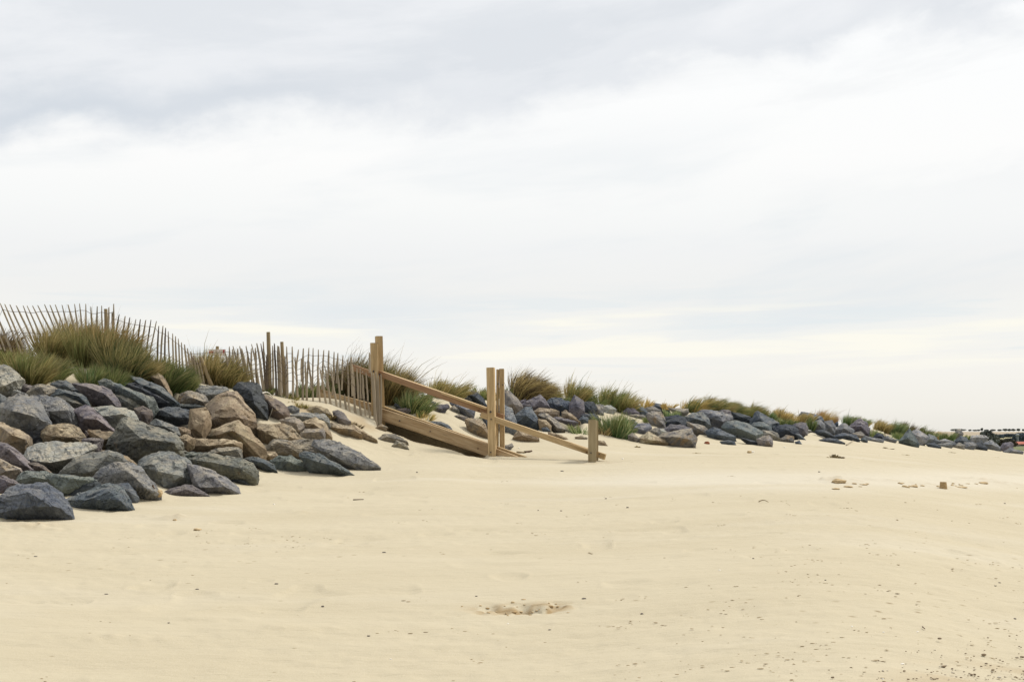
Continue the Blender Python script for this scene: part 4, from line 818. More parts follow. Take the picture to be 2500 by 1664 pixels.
# ------------------------------------------------------------------ timber members
def member(name, P0, P1, wd, th, mat, parent=None, side=None, bev=0.004, n=6, wob=0.0, seed=0):
    """a sawn timber from P0 to P1; wd across 'side', th along the third axis"""
    P0 = Vector(P0); P1 = Vector(P1); z = (P1-P0); Lh = z.length; z.normalize()
    x = Vector(side or (1, 0, 0)); x = (x-z*x.dot(z)).normalized(); y = z.cross(x)
    bm = bmesh.new(); R = random.Random(seed)
    bmesh.ops.create_cube(bm, size=1.0)
    for v in bm.verts: v.co = Vector((v.co.x*wd, v.co.y*th, (v.co.z+0.5)*Lh))
    bmesh.ops.bisect_plane  # sliced below so it can bow slightly
    for k_ in range(1, n):
        g_ = bm.verts[:]+bm.edges[:]+bm.faces[:]
        bmesh.ops.bisect_plane(bm, geom=g_, plane_co=(0, 0, Lh*k_/n), plane_no=(0, 0, 1))
    ed = [e for e in bm.edges if len(e.link_faces) == 2 and e.calc_face_angle(0) > 0.5]
    bmesh.ops.bevel(bm, geom=ed, offset=bev, segments=2, affect='EDGES')
    for v in bm.verts:
        q = v.co.z/Lh; v.co.x += wob*math.sin(q*3.1+seed); v.co.y += wob*0.6*math.sin(q*4.3+seed*2)
    me = bpy.data.meshes.new(name); bm.to_mesh(me); bm.free(); me.materials.append(mat)
    o = bpy.data.objects.new(name, me); C.objects.link(o)
    M = Matrix((x, y, z)).transposed().to_4x4(); M.translation = P0 - (parent.location if parent else Vector())
    o.matrix_local = M
    if parent: o.parent = parent
    o.matrix_local = M
    return o
def disc_bolt(P, r, parent, name='bolt', nrm=(0, -1, 0)):
    bm = bmesh.new(); bmesh.ops.create_cone(bm, cap_ends=True, segments=8, radius1=r, radius2=r*0.8, depth=0.02)
    me = bpy.data.meshes.new(name); bm.to_mesh(me); bm.free(); me.materials.append(M_bolt)
    o = bpy.data.objects.new(name, me); C.objects.link(o); M = Vector(nrm).to_track_quat('Z', 'Y').to_matrix().to_4x4(); M.translation = Vector(P)-parent.location
    o.parent = parent; o.matrix_local = M; return o
root = empty('timber_ramp', (at(1198, 1117, 27.1).x, 27.1, at(1198, 1117, 27.1).z), 'timber ramp with paired tall posts, sloping handrails and a side board running into sand', 'timber ramp')
def post(pxl, pxr, pyt, pyb, Yd, faces, mat=M_pine, bot=0.5, seed=0, th=0.14):
    w_ = (pxr-pxl)/F*Yd; a = at((pxl+pxr)/2, pyb, Yd); b_ = at((pxl+pxr)/2, pyt, Yd)
    dx, rot = faces
    return member('post', (a.x+dx, a.y, a.z-bot), (b_.x, b_.y, b_.z), w_/(math.cos(rot)+abs(math.sin(rot))*th/max(w_, .05)), th, mat, root, (math.cos(rot), math.sin(rot), 0), 0.005, 6, 0.003, seed)
YA, YB, YC = 28.45, 27.12, 25.72
post(904, 922.5, 837, 1034, YA-0.11, (0.03, 0.05), seed=1)          # near post of the upper pair
post(915.3, 935, 820.5, 1030, YA+0.11, (0.06, 0.26), seed=2)        # tall post behind it
post(1187.5, 1208.5, 897, 1117, YB-0.11, (0.05, -0.20), seed=3)
post(1211.5, 1218.0, 901.5, 1116, YB+0.14, (0.0, -0.05), seed=4)
post(1218.8, 1231.5, 900.0, 1116, YB+0.14, (0.01, -0.08), seed=14)
post(1435.2, 1456, 1024, 1129, YC-0.10, (0.0, -0.10), M_endpost, seed=5)
post(1446, 1460, 1026, 1124, YC+0.12, (0.0, 0.0), M_endpost, seed=6, th=0.12)
def rail(p0, p1, hpx, th, mat, nm, dy=0.0, seed=0, wob=0.003):
    (x0, y0, Y0), (x1, y1, Y1) = p0, p1
    A_ = at(x0, y0, Y0+dy); B_ = at(x1, y1, Y1+dy); h_ = hpx/F*(Y0+Y1)/2
    dirv = (B_-A_).normalized(); nrm = Vector((-dirv.y, dirv.x, 0)).normalized()
    if nrm.y > 0: nrm = -nrm
    # th runs across the board, h_ is its upright face
    return member(nm, A_, B_, th, h_, mat, root, nrm, 0.004, 10, wob, seed)
# handrails (centre lines), sandwiched between the paired posts
rail((858, 895.5, YA+0.28), (921, 918, YA), 14.5, 0.06, M_pinebrown, 'handrail', 0, 1)
rail((925, 911.5, YA-0.03), (1229, 1019, YB+0.0), 14.5, 0.06, M_pinebrown, 'handrail', 0, 2)
rail((1175, 1012, YB+0.02), (1477, 1115, YC), 14.0, 0.06, M_pine, 'handrail', 0, 3)
rail((925, 905.5, YA+0.03), (1190, 997.5, YB+0.06), 5, 0.10, M_pine, 'handrail_cap', 0.06, 4)
rail((1215, 1021, YB+0.10), (1440, 1098, YC+0.06), 4, 0.09, M_pine, 'handrail_cap', 0.05, 5)
# side boards
rail((779, 961, 28.95), (921, 1002, YA+0.02), 25, 0.06, M_board, 'side_board', 0.1, 6)
rail((779, 951, 29.0), (921, 991, YA+0.08), 5, 0.10, M_pine, 'side_board_cap', 0.14, 7)
rail((927, 1009.5, YA-0.05), (1200, 1101, YB-0.03), 29, 0.06, M_board, 'side_board', -0.02, 8)
rail((930, 991, YA+0.06), (1284, 1116.5, YB-0.42), 5.5, 0.07, M_pine, 'side_board_cap', 0.10, 9)
rail((1200, 1104, YB-0.02), (1262, 1127, YB-0.32), 26, 0.06, M_board, 'side_board', 0.0, 10)
for (x, y, Yd, r) in [(1191.5+6, 1005, YB-0.19, .022),(1199, 1023, YB-0.19, .014),(912, 906, YA-0.19, .022),(975.5, 1026.5, 28.02, .018),(1050,1052.5,27.68,.014),(1198,1103.5,YB-0.19,.014),(1463,1108,YC-0.04,.013),(1443,1105,YC-0.18,.013),(1221,1013,YB+0.06,.012),(927,913,YA-0.08,.02),(1216,937,YB+.06,.012),(1227,939,YB+.06,.012),(922,838,YA+0.03,.012)]:
    disc_bolt(at(x, y, Yd), r, root)
# deck boards behind the side board, buried under blown sand
def behind(px, top, d): return Vector(((px-1250)/F*beamY(px), 0, 0))
dk = []
def beam_top_row(px): return 986+(px-926)/(1198-926)*(1085-986)
V, Q_ = [], []
NPX, ND = 60, 16
for i in range(NPX):
    px = 922+(1212-922)*i/(NPX-1); Yb = beamY(px); zt = (HOR-(beam_top_row(px)+4.0))/F*Yb
    for j in range(ND):
        d = 0.03+1.35*j/(ND-1); Yq = Yb+d; zg = float(G(px, Yq)); f_ = sm(np.array(d), 0.25, 1.3)
        zz = zt*(1-f_)+(zg+0.02)*f_; zz += 0.012*float(fbm(np.array([px*0.03, d*4, 1.0]), 3))
        if j == ND-1: zz = zg-0.03
        V.append(((px-1250)/F*Yq, Yq, zz))
Q_ = [[i*ND+j, (i+1)*ND+j, (i+1)*ND+j+1, i*ND+j+1] for i in range(NPX-1) for j in range(ND-1)]
sd_ = mesh_np('sand_drift', V, Q_, M_sand); sd_['kind'] = 'structure'
for k_ in range(1):
    V2 = np.array(V); V2[:, 2] -= 0.035; V2[:, 1] += 0.0
    m_ = mesh_np('deck', V2, [list(reversed(q)) for q in Q_], M_pinebrown, False); m_.location = -root.location; m_.parent = root

# ------------------------------------------------------------------ paling fences
def stake(name, T0, B0, r, mat, parent, seed, k=6, n=5, bend=0.012, flat=0.65, top=0.55):
    """cleft stake from foot B0 to head T0"""
    R = random.Random(seed); T0 = Vector(T0); B0 = Vector(B0); z = T0-B0; Lh = z.length; z.normalize()
    x = z.orthogonal().normalized(); x = (Vector((1, 0, 0))-z*z.x).normalized(); y = z.cross(x)
    V, Q_ = [], []
    bx, by = R.uniform(-bend, bend)*Lh, R.uniform(-bend, bend)*Lh; ph = R.uniform(0, 6.28)
    for i in range(n+1):
        q = i/n; rr = r*(1.08-0.22*q)*(top if i == n else 1)*(R.uniform(0.92, 1.08) if top < 1 else 1.0)
        cx_, cy_ = bx*math.sin(q*math.pi)+0.003*math.sin(q*9+ph), by*math.sin(q*math.pi*1.5)
        for j in range(k):
            th = j/k*6.283+ph; V.append((cx_+math.cos(th)*rr, cy_+math.sin(th)*rr*flat, q*Lh+(0.012*math.cos(th-ph) if i == n and top < 1 else 0)))
    fs = [[i*k+j, i*k+(j+1) % k, (i+1)*k+(j+1) % k, (i+1)*k+j] for i in range(n) for j in range(k)]
    me = bpy.data.meshes.new(name); me.from_pydata(V, [], fs+[[n*k+j for j in range(k)]]); me.materials.append(mat)
    o = bpy.data.objects.new(name, me); C.objects.link(o)
    M = Matrix((x, y, z)).transposed().to_4x4(); M.translation = B0-parent.location; o.parent = parent; o.matrix_local = M
    return o
def wire(pts, parent, r=0.0042):
    V, Q_ = [], []; o_ = np.array(parent.location)
    for i in range(len(pts)-1):
        a, b_ = np.array(pts[i])-o_, np.array(pts[i+1])-o_
        v, q = tube_np(a, b_, r, r, 4); Q_.append(q+len(V)*0+sum(len(x) for x in V)); V.append(v)
    return mesh_np('wire', np.vstack(V), np.vstack(Q_), M_wire, True, parent)
# run along the dune top: heads and lean in picture columns/rows, foot follows the sand line
OX, OY, SS = 0, 720, 4.712
LRUN = [(-160,200,.42),(-95,240,.42),(-40,230,.43),(5,95,.44),(55,105,.46),(115,115,.47),(190,120,.46),(265,125,.44),(315,125,.48),(375,125,.50),(435,120,.52),(512,112,.46),(577,118,.42),(637,115,.42),
        (715,118,.30),(780,115,.28),(860,105,.14),(915,100,.11),(990,105,.01),(1048,135,.03),(1118,135,-.04),(1170,125,.05),(1250,140,-.04),(1308,105,-.02),(1290,205,.0),(1370,225,-.16),(1440,247,-.17),
        (1492,260,-.16),(1563,280,-.17),(1612,283,-.11),(1675,287,-.17),(1738,287,-.14),(1800,305,-.20),(1825,360,-.05),(1873,357,-.07),(1905,382,-.04),(1935,420,.05),(1985,445,.02),(2018,478,.03),
        (2052,505,.07),(2087,545,.06),(2125,577,.10),(2155,615,.12),(2195,655,.13),(2228,695,.16),(2262,750,.25),(2292,720,.20),(2330,700,.25)]
def footrow_l(x): return np.interp(x, [-200, 0, 240, 500, 1000, 1400, 1700, 1850, 2100, 2300, 2500], [560, 600, 655, 680, 690, 720, 850, 890, 960, 1050, 1080])
fl = empty('paling_fence', tuple(at(250, 870, 25.2)), 'long chestnut paling fence leaning and dipping over the tawny dune mound', 'paling fence', 'paling fences on the dune')
def YL(px): return 24.6+px/490*1.9
heads = []
for i, (x, y, ln) in enumerate(LRUN):
    fx = x
    for _ in range(6): fx = x+(footrow_l(fx)-y)*ln
    fy = footrow_l(fx); Yq = YL(OX+x/SS)
    T0 = at(OX+x/SS, OY+y/SS, Yq); B0 = at(OX+fx/SS, OY+(fy+25)/SS, Yq+0.05)
    stake('paling', T0, B0, random.Random(i).uniform(.015, .020), M_palingdark if 24 < i < 36 and i % 2 else M_paling, fl, i); heads.append((T0, B0))
for f_ in (0.13, 0.55, 0.86): wire([T0.lerp(B0, f_+0.01*math.sin(i*1.7))+Vector((0, -0.022, 0)) for i, (T0, B0) in enumerate(heads)], fl)
stake('post', at(1218/SS, OY+160/SS, 25.75), at(1222/SS, OY+720/SS, 25.75), 0.036, M_post, fl, 77, 10, 4, 0.002, 1.0, 1.0)
stake('post', at(1294/SS, OY+205/SS, 25.8), at(1300/SS, OY+740/SS, 25.8), 0.024, M_palingdark, fl, 78, 8, 4, 0.002, 1.0, 1.0)
# run from the leaning post to the timber ramp
OX2, OY2 = 450, 780
RRUN = [(0,290,75,740),(35,335,115,740),(75,370,150,750),(105,415,190,760),(150,470,235,775),(232,395,255,700),(260,470,385,770),(300,600,455,775),(470,380,560,730),(515,312,535,700),(560,310,700,770),(552,340,592,740),(615,340,625,760),(635,305,750,745),(662,335,760,770),(710,305,812,760),
        (722,430,745,800),(775,285,868,790),(768,335,782,780),(815,325,835,800),(835,275,918,810),(852,330,905,800),(882,280,945,810),(910,255,935,800),(948,400,960,820),(1015,305,1022,850),(1038,275,1062,860),(1075,305,1092,860),
        (1088,310,1112,865),(1178,310,1192,885),(1155,420,1178,880),(1240,315,1247,890),(1312,345,1285,600),(1275,430,1305,930),(1368,335,1362,990),(1345,450,1350,700),(1388,485,1412,960),(1432,325,1402,860),(1430,475,1465,800),(1483,330,1482,980),
        (1540,345,1528,880),(1530,540,1562,980),(1603,350,1585,790),(1560,560,1635,990),(1663,358,1640,780),(1630,580,1695,1010),(1722,375,1705,860),(1690,590,1762,1035),(1765,388,1755,720),(1725,850,1768,1050),(1827,412,1812,800),(1770,640,1805,1060),
        (1875,463,1892,880),(1840,860,1872,1095),(1922,435,1940,870),(1885,880,1912,1110),(1940,545,1968,1100),(1985,560,2003,900),(1950,900,1985,1120),(2025,570,2030,900),(2012,920,2040,1140),(2050,640,2062,900),(2068,920,2092,1170),(2088,610,2112,920),
        (2112,930,2142,1200),(2130,380,2135,600),(2150,600,2195,1195),(2178,620,2208,1200),(2205,610,2222,1205),(2232,640,2250,1205),(2262,630,2258,1190)]
fr_ = empty('paling_fence', tuple(at(700, 960, 27.2)), 'chestnut paling fence running down from the leaning stakes to the tall ramp posts', 'paling fence', 'paling fences on the dune')
def YR(px): return float(np.interp(px, [440, 560, 700, 800, 905], [26.6, 26.8, 27.2, 27.7, 28.1]))
hd = []
for i, (x, y, bx, by) in enumerate(RRUN):
    Yq = YR(OX2+x/SS)+random.Random(i).uniform(-.05, .05)
    T0 = at(OX2+x/SS, OY2+y/SS, Yq); B0 = at(OX2+bx/SS, OY2+(by+12)/SS, Yq)
    big_ = i >= 66
    stake('paling', T0, B0, 0.025 if big_ else random.Random(i+50).uniform(.017, .0245), M_palingdark if (22 <= i <= 27 and i % 2 == 0) else M_paling, fr_, 200+i)
    if by-y > 380 and y < 480: hd.append((T0, B0))
hd.sort(key=lambda q: q[0].x)
endp = at(905, 1033, 28.1); endt = at(905, 905, 28.1)
for f_ in (0.14, 0.42, 0.68): wire([T0.lerp(B0, f_+0.012*math.sin(i*1.3))+Vector((0, -0.024, 0)) for i, (T0, B0) in enumerate(hd)]+[endt.lerp(endp, f_)], fr_)
for f_ in (0.30, 0.52): wire([hd[k_][0].lerp(hd[k_][1], f_+0.03*math.sin(k_*2.1))+Vector((0, -0.026, 0)) for k_ in range(8, len(hd))], fr_)
def P2(x, y, Yq): return at(OX2+x/SS, OY2+y/SS, Yq)
stake('post', P2(967, 143, 27.15), P2(985, 850, 27.15), 0.042, M_post, fr_, 301, 12, 4, 0.002, 1.0, 1.0)
stake('post', P2(1122, 255, 27.25), P2(1155, 880, 27.25), 0.037, M_post, fr_, 302, 12, 4, 0.002, 1.0, 1.0)
stake('post', P2(188, 432, 26.5), P2(320, 775, 26.5), 0.034, M_post, fr_, 303, 12, 4, 0.004, 1.0, 1.0)
# warning board on a post behind the fence
sg = empty('warning_sign', tuple(at(530, 945, 27.9)), 'white board with faded red marks on a post, mostly hidden by grass', 'sign')
stake('post', at(530.5, 845, 27.9), at(531, 950, 27.9), 0.036, M_post, sg, 304, 12, 3, 0.0, 1.0, 1.0)
a = at(510, 868, 27.84)-sg.location; b_ = at(551, 852.5, 27.84)-sg.location
V, Q_ = boxv(a.x, b_.x, -0.07, -0.05, a.z, b_.z); mesh_np('board', V, Q_, M_signw, False, sg)
V, Q_ = boxv(a.x+0.005, a.x+0.085, -0.078, -0.0705, a.z+0.05, a.z+0.085); mesh_np('red_mark', V, Q_, M_signr, False, sg)
V, Q_ = boxv(b_.x-0.05, b_.x-0.02, -0.078, -0.0705, a.z+0.05, b_.z-0.01); mesh_np('red_mark', V, Q_, M_signr, False, sg)

# ------------------------------------------------------------------ marram grass
PAL = {'g': [(.085,.125,.040),(.13,.17,.06),(.20,.21,.09)], 'd': [(.035,.060,.022),(.055,.085,.030),(.11,.13,.05)],
       't': [(.14,.115,.045),(.24,.18,.08),(.38,.30,.15)], 's': [(.30,.22,.08),(.38,.28,.12),(.45,.36,.18)],
       'r': [(.19,.10,.04),(.27,.15,.06),(.35,.24,.12)], 'o': [(.10,.105,.035),(.18,.16,.06),(.30,.26,.12)], 'k': [(.05,.035,.018),(.08,.055,.03),(.14,.10,.06)],
       'v': [(.07,.13,.05),(.12,.18,.09),(.25,.28,.16)]}
def tuft(px, pyb, hw, hpx, mix, label, n, lean=0.25, Yd=None, wd=0.0055, splay=0.5, stalks=0, cat='grass clump', name='marram_tussock', droop=0.5, seed=0):
    R = np.random.default_rng(1000+seed)
    if Yd is None: Yd = hit(px, pyb) or hit(px, pyb+6) or hit(px, pyb+14) or 30.0
    base = at(px, pyb, Yd); Rw = hw/F*Yd; Hh = hpx/F*Yd
    n = int(n)
    rr = np.sqrt(R.uniform(0, 1, n)); th = R.uniform(0, 2*math.pi, n)
    bx = rr*np.cos(th)*Rw*0.72; by = rr*np.sin(th)*Rw*0.55
    gx = (px+bx/Yd*F); bz = G(gx, Yd+by)-base.z-0.05
    bz = np.where(bz < -0.5, 0, bz); bz = np.clip(bz, -0.35*Hh, 0.25*Hh)
    Ls = Hh*R.uniform(0.5, 1.12, n)*(1.12-0.35*rr)
    if stalks: Ls[:stalks] = Hh*R.uniform(1.25, 1.6, stalks)
    # blades gather into locks that share direction, length and bend
    nl = max(5, n//38); lk = R.integers(0, nl, n); lr = np.sqrt(R.uniform(0, 1, nl)); lt = R.uniform(0, 2*math.pi, nl)
    jn = R.uniform(0, 1, n) < 0.72
    bx = np.where(jn, lr[lk]*np.cos(lt[lk])*Rw*0.78+R.normal(0, .045, n)*min(1, Rw*2), bx); by = np.where(jn, lr[lk]*np.sin(lt[lk])*Rw*0.55+R.normal(0, .045, n), by)
    rr = np.where(jn, lr[lk], rr); th = np.where(jn, lt[lk], th)
    gx = (px+bx/Yd*F); bz = G(gx, Yd+by)-base.z-0.05; bz = np.clip(np.where(bz < -0.5, 0, bz), -0.35*Hh, 0.25*Hh)
    lL = R.uniform(0.62, 1.12, nl); Ls = np.where(jn, Hh*lL[lk]*R.uniform(.72, 1.06, n), Ls*0.9)
    if stalks: Ls[:stalks] = Hh*R.uniform(1.2, 1.5, stalks)
    lx, ly = R.normal(0, .24, nl), R.normal(0, .2, nl)
    dx = rr*np.cos(th)*splay+np.where(jn, lx[lk]+R.normal(0, .11, n), R.normal(0, .3, n))+lean*0.35; dy = rr*np.sin(th)*splay+np.where(jn, ly[lk]+R.normal(0, .11, n), R.normal(0, .25, n))
    d = np.stack([dx, dy, np.ones(n)], -1); d /= np.linalg.norm(d, axis=1)[:, None]
    P = np.stack([bx, by, bz], -1); S_ = 5; pts = [P]
    wind = np.array([lean, 0.05, 0])
    lb_ = R.uniform(0.25, 1.25, nl); bend = np.where(jn, lb_[lk]*R.uniform(.75, 1.25, n), R.uniform(0.3, 1.2, n))
    for s_ in range(1, S_):
        dd = d+(wind[None]*bend[:, None]*0.9+np.array([0, 0, -droop])*bend[:, None]*0.55)*(s_/S_)**1.5
        dd /= np.linalg.norm(dd, axis=1)[:, None]
        P = P+dd*(Ls/(S_-1))[:, None]; d = dd; pts.append(P)
    pts = np.array(pts)                                  # S_, n, 3
    side = np.cross(pts[-1]-pts[0], np.stack([R.normal(size=n)*.5, np.ones(n), R.normal(size=n)*.3], -1)); side /= np.maximum(np.linalg.norm(side, axis=1), 1e-6)[:, None]
    ws = wd*R.uniform(0.6, 1.3, n); prof_ = [1.0, 1.0, 0.9, 0.65, 0.12]
    V = np.empty((n, S_, 2, 3)); 
    for s_ in range(S_):
        o_ = side*(ws*prof_[s_]/2)[:, None]; V[:, s_, 0] = pts[s_]-o_; V[:, s_, 1] = pts[s_]+o_
    ix = np.arange(n)[:, None]*(S_*2)+np.arange(S_-1)[None]*2
    Q_ = np.stack([ix, ix+1, ix+3, ix+2], -1).reshape(-1, 4)
    o = mesh_np(name, V.reshape(-1, 3), Q_, M_grass, True, None, tuple(base))
    pal = []; 
    for ch in mix: pal += PAL[ch]
    pal = np.array(pal)*np.array([1.42, 1.42, 1.25])*(0.78 if px < 1030 else 1.0)
    # neighbouring blades share a hue: streaks of green and straw through the clump
    zone = vnoise(np.stack([bx*3/max(Rw, .1)+seed, by*3/max(Rw, .1), bx*0], -1))*0.5+0.5
    lz = R.uniform(0, 1, nl); zone = np.where(jn, 0.45*zone+0.55*lz[lk], zone)
    pi = np.clip((zone*len(pal)+R.normal(0, .7, n)).astype(int), 0, len(pal)-1)
    cb_ = pal[pi]*R.uniform(0.8, 1.2, n)[:, None]
    straw = np.array([.46, .37, .19]); f_ = R.uniform(0, 1, n)[:, None]**2
    col_ = np.empty((n, S_, 2, 4)); col_[..., 3] = 1
    for s_ in range(S_): q = (s_/(S_-1))**2*0.75*f_; col_[:, s_, :, :3] = (cb_*(1-q)+straw*q)[:, None]
    a_ = o.data.color_attributes.new('col', 'FLOAT_COLOR', 'POINT'); a_.data.foreach_set('color', col_.astype(np.float32).ravel())
    return tag(o, label, cat)
TUFTS = [ # px, base row, half width, height, mix, blades, lean, splay, stalks, label
 (2,868,42,95,'kk',2600,.3,.5,8,'dark brown grass clump behind the leaning palings at the picture border'),
 (74,935,38,98,'got',3000,.25,.6,6,'green and tawny grass tuft standing on the pale topmost boulder side'),
 (15,872,26,38,'go',900,.3,.6,0,'short yellowish green grass fringe by the first palings'),
 (122,925,34,70,'og',1800,.3,.5,0,'bent grass tuft between the front tawny tuft and the mound'),
 (150,882,50,105,'to',4200,.3,.55,6,'shaggy brown grass mound shoulder behind the palings, lower half'),
 (178,865,40,95,'ot',3000,.35,.5,8,'peaked brown grass crown of the big dune mound'),
 (215,895,50,112,'go',4200,.2,.55,6,'green streaked grass in the middle of the big dune mound'),
 (262,898,46,120,'rt',4200,.15,.5,6,'rusty red grass clump beside the thick fence post'),
 (300,925,40,115,'od',3600,.25,.55,4,'olive grass clump with a dark core, downhill side of the mound'),
 (335,930,36,90,'to',3000,.35,.65,4,'tawny grass clump drooping over the tan headed stone'),
 (225,938,26,60,'vg',1000,.15,.55,0,'pale green grass tuft alone on the bare sand gap'),
 (278,945,28,66,'dg',1500,.2,.55,0,'dark green grass tuft above the long blue grey slab'),
 (405,946,40,82,'dg',3400,.25,.5,4,'dark green grass clump under the falling paling line'),
 (440,950,34,58,'gd',2200,.3,.5,2,'low green grass clump before the leaning fence post'),
 (522,948,38,98,'to',4200,.3,.5,6,'brown grass clump hiding the warning board'),
 (560,952,34,70,'ot',2400,.35,.5,2,'lower grass clump sloping to the tall dark slate boulder'),
 (640,955,30,22,'go',500,.2,.6,0,'thin green grass at the foot of the tall round post'),
 (700,972,30,30,'og',700,.25,.7,0,'sparse grass at the foot of the shorter round post'),
 (752,955,36,50,'gd',1100,.55,.5,4,'wispy green grass seen through the palings by the buried board'),
 (800,958,26,42,'dg',900,.5,.5,3,'dark grass behind the palings above the buried board'),
 (858,985,44,122,'ko',5200,.5,.45,14,'tall dark grass clump behind the palings before the tall ramp posts'),
 (900,985,30,110,'dk',3000,.5,.4,8,'dark grass strip squeezed behind the tall ramp posts'),
 (952,985,36,112,'kto',4800,.45,.45,16,'brown windswept grass clump just past the tall ramp posts'),
 (1012,1003,36,64,'gv',1900,.3,.6,3,'green grass tuft hanging under the upper handrail'),
 (1040,1020,26,26,'sg',500,.4,.8,0,'straw coloured grass wisps above the mauve wedge stone'),
 (1082,972,38,64,'ot',2900,.5,.45,12,'olive grass clump topped with seed stalks above the handrail'),
 (1135,968,30,34,'ot',1500,.55,.45,6,'lighter grass clump sloping toward the middle posts'),
 (1180,968,30,38,'go',1500,.4,.45,2,'green grass clump just behind the front middle post'),
 (1240,966,20,42,'dg',900,.3,.45,2,'dark green grass between the middle posts and the windblown clump'),
 (1274,976,32,90,'tk',4600,1.1,.3,0,'tall brown windblown grass crest bending away from the middle posts'),
 (1312,978,28,68,'to',2800,1.1,.35,0,'second windblown grass crest behind the purple black boulder'),
 (1352,985,36,36,'dg',1900,.6,.45,4,'short green grass between the two tall grass crests'),
 (1404,988,28,68,'dot',2200,.55,.4,8,'olive grass clump with upright stalks behind the tall purple boulder'),
 (1440,994,36,38,'dg',1800,.5,.45,3,'low green grass over the tan streaked blocks'),
 (1480,998,20,66,'og',1300,.35,.35,6,'spiky grass with one high stalk behind the pale ridge stone'),
 (1518,1006,30,60,'dot',2300,.5,.45,6,'olive grass ending the first grassy ridge'),
 (1504,1064,36,66,'dv',2400,.1,.75,0,'vivid green spiky tuft growing on the sand before the ridge stones'),
 (1470,1060,24,32,'tk',500,.1,.8,0,'brown dead grass at the side of the vivid green tuft'),
 (1422,1058,22,34,'vg',350,.1,.7,0,'sparse pale weeds beside the short end post'),
 (1577,997,14,30,'s',500,.4,.5,3,'small straw tuft on the skyline gap'),
 (1632,992,14,22,'s',400,.4,.5,2,'small yellow tuft behind the flat dark slate'),
 (1592,1034,26,28,'vg',700,.1,.7,0,'low green weeds among the pinkish stones'),
 (1642,1016,26,24,'vv',700,.1,.7,0,'grey green weeds covering the highest flat slate'),
 (1690,1006,32,48,'ds',2800,1.1,.4,2,'first dark green windswept clump of the long grass ridge'),
 (1738,1008,34,54,'dot',3600,1.1,.4,4,'olive windswept clump crowning the long grass ridge'),
 (1788,1012,32,46,'dog',2700,1.1,.4,4,'greenish windswept clump midway on the long grass ridge'),
 (1836,1018,28,46,'dot',2600,1.1,.4,4,'last drooping clump of the long grass ridge'),
 (1878,1024,18,26,'dv',900,.3,.5,0,'dark green tuft where the long grass ridge ends'),
 (1912,1024,26,34,'st',1900,.6,.45,4,'golden grass clump after the dark green tuft'),
 (1962,1022,24,28,'st',1500,.5,.45,3,'pale golden grass clump between two others'),
 (2008,1026,24,44,'rs',2200,.4,.45,3,'orange golden grass clump, brightest of the far bank'),
 (1925,1038,34,22,'dg',1300,.2,.6,0,'low green growth beneath the golden grass'),
 (1980,1046,12,34,'dv',500,.0,.35,0,'narrow upright green weed between boulders'),
 (2082,1036,30,38,'dv',2400,.5,.5,2,'dark green bushy clump beside the highest far purple boulder'),
 (2112,1032,14,24,'s',500,.4,.5,0,'straw tuft touching the dark green bushy clump'),
 (2150,1052,24,34,'st',1500,.5,.5,2,'golden far clump with green skirts'),
 (2136,1064,20,24,'vg',900,.3,.6,0,'grey green skirt growth at the far sand edge'),
 (2184,1060,20,40,'dv',1500,.5,.5,2,'far green clump before the darkest one'),
 (2218,1056,22,38,'dk',1800,.6,.5,3,'darkest drooping clump of the far bank'),
 (2192,1068,20,22,'vg',800,.2,.6,0,'light green weeds growing over the embedded slate slab'),
 (2262,1064,22,34,'vd',1500,.5,.5,2,'green clump behind the pinkish white crested boulder'),
 (2290,1066,16,24,'st',700,.4,.5,0,'yellowish grass between two far green clumps'),
 (2312,1068,22,26,'dv',1300,.5,.5,2,'last green clump before the upright stump like stone'),
 (2360,1068,9,14,'g',350,.2,.5,0,'tiny bright green tuft before the distant field'),
 (1174,1026,14,18,'d',350,.2,.7,0,'small green sprig by the front middle post'),
 (790,1018,34,20,'tk',700,.2,.9,0,'trampled dry grass below the buried board'),
 (860,1040,34,18,'tk',600,.2,.9,0,'dead brown grass mat at the foot of the last palings'),
 (735,992,30,18,'to',500,.2,.9,0,'brown grass fringe above the low ridged stone'),
]
for i, (px, pyb, hw, hp, mix, n, ln, sp_, stk, lab) in enumerate(TUFTS):
    Yt = None
    if i in (0,): Yt = 25.6
    if i in (14, 15): Yt = 26.9
    if i in (18, 19): Yt = 29.2
    if i in (20, 21): Yt = 29.6
    tuft(px, pyb, hw, hp, mix, lab, n*(0.62 if px < 1030 else 0.5), ln, Yt, 0.0098 if px < 1300 else 0.0115, sp_, stk, seed=i, droop=0.35+0.5*abs(ln))

# ------------------------------------------------------------------ small things on the sand
bpy.context.view_layer.update()
dg = bpy.context.evaluated_depsgraph_get()
def surf(px, py):
    ok, P, nr, ix_, ob, mt_ = sc.ray_cast(dg, Vector((0, 0, 0)), at(px, py, 1.0).normalized())
    return P if ok else at(px, py, hit(px, py) or 30)
def lump(name, px, py, wpx, hpx, mat, label, cat, group=None, seed=0, kind=None, sink=0.3):
    P = surf(px, py+hpx*0.3); s_ = P.y/F; R = np.random.default_rng(seed+4000); n_ = 3 if wpx < 9 else 4
    V, T_ = ICO.get(n_, None) or ICO[4]
    V = V*(1+0.42*fbm(V*1.6+R.uniform(0, 20, 3), 3)[:, None])*np.array([wpx*s_/2, wpx*s_/2*R.uniform(.6, 1), hpx*s_/2])
    o = mesh_np(name, V, T_, mat, True, None, (P.x, P.y, P.z+hpx*s_*(0.5-sink)))
    return tag(o, label, cat, group)
ICO[3] = ico_dirs(3); ICO[2] = ico_dirs(2)
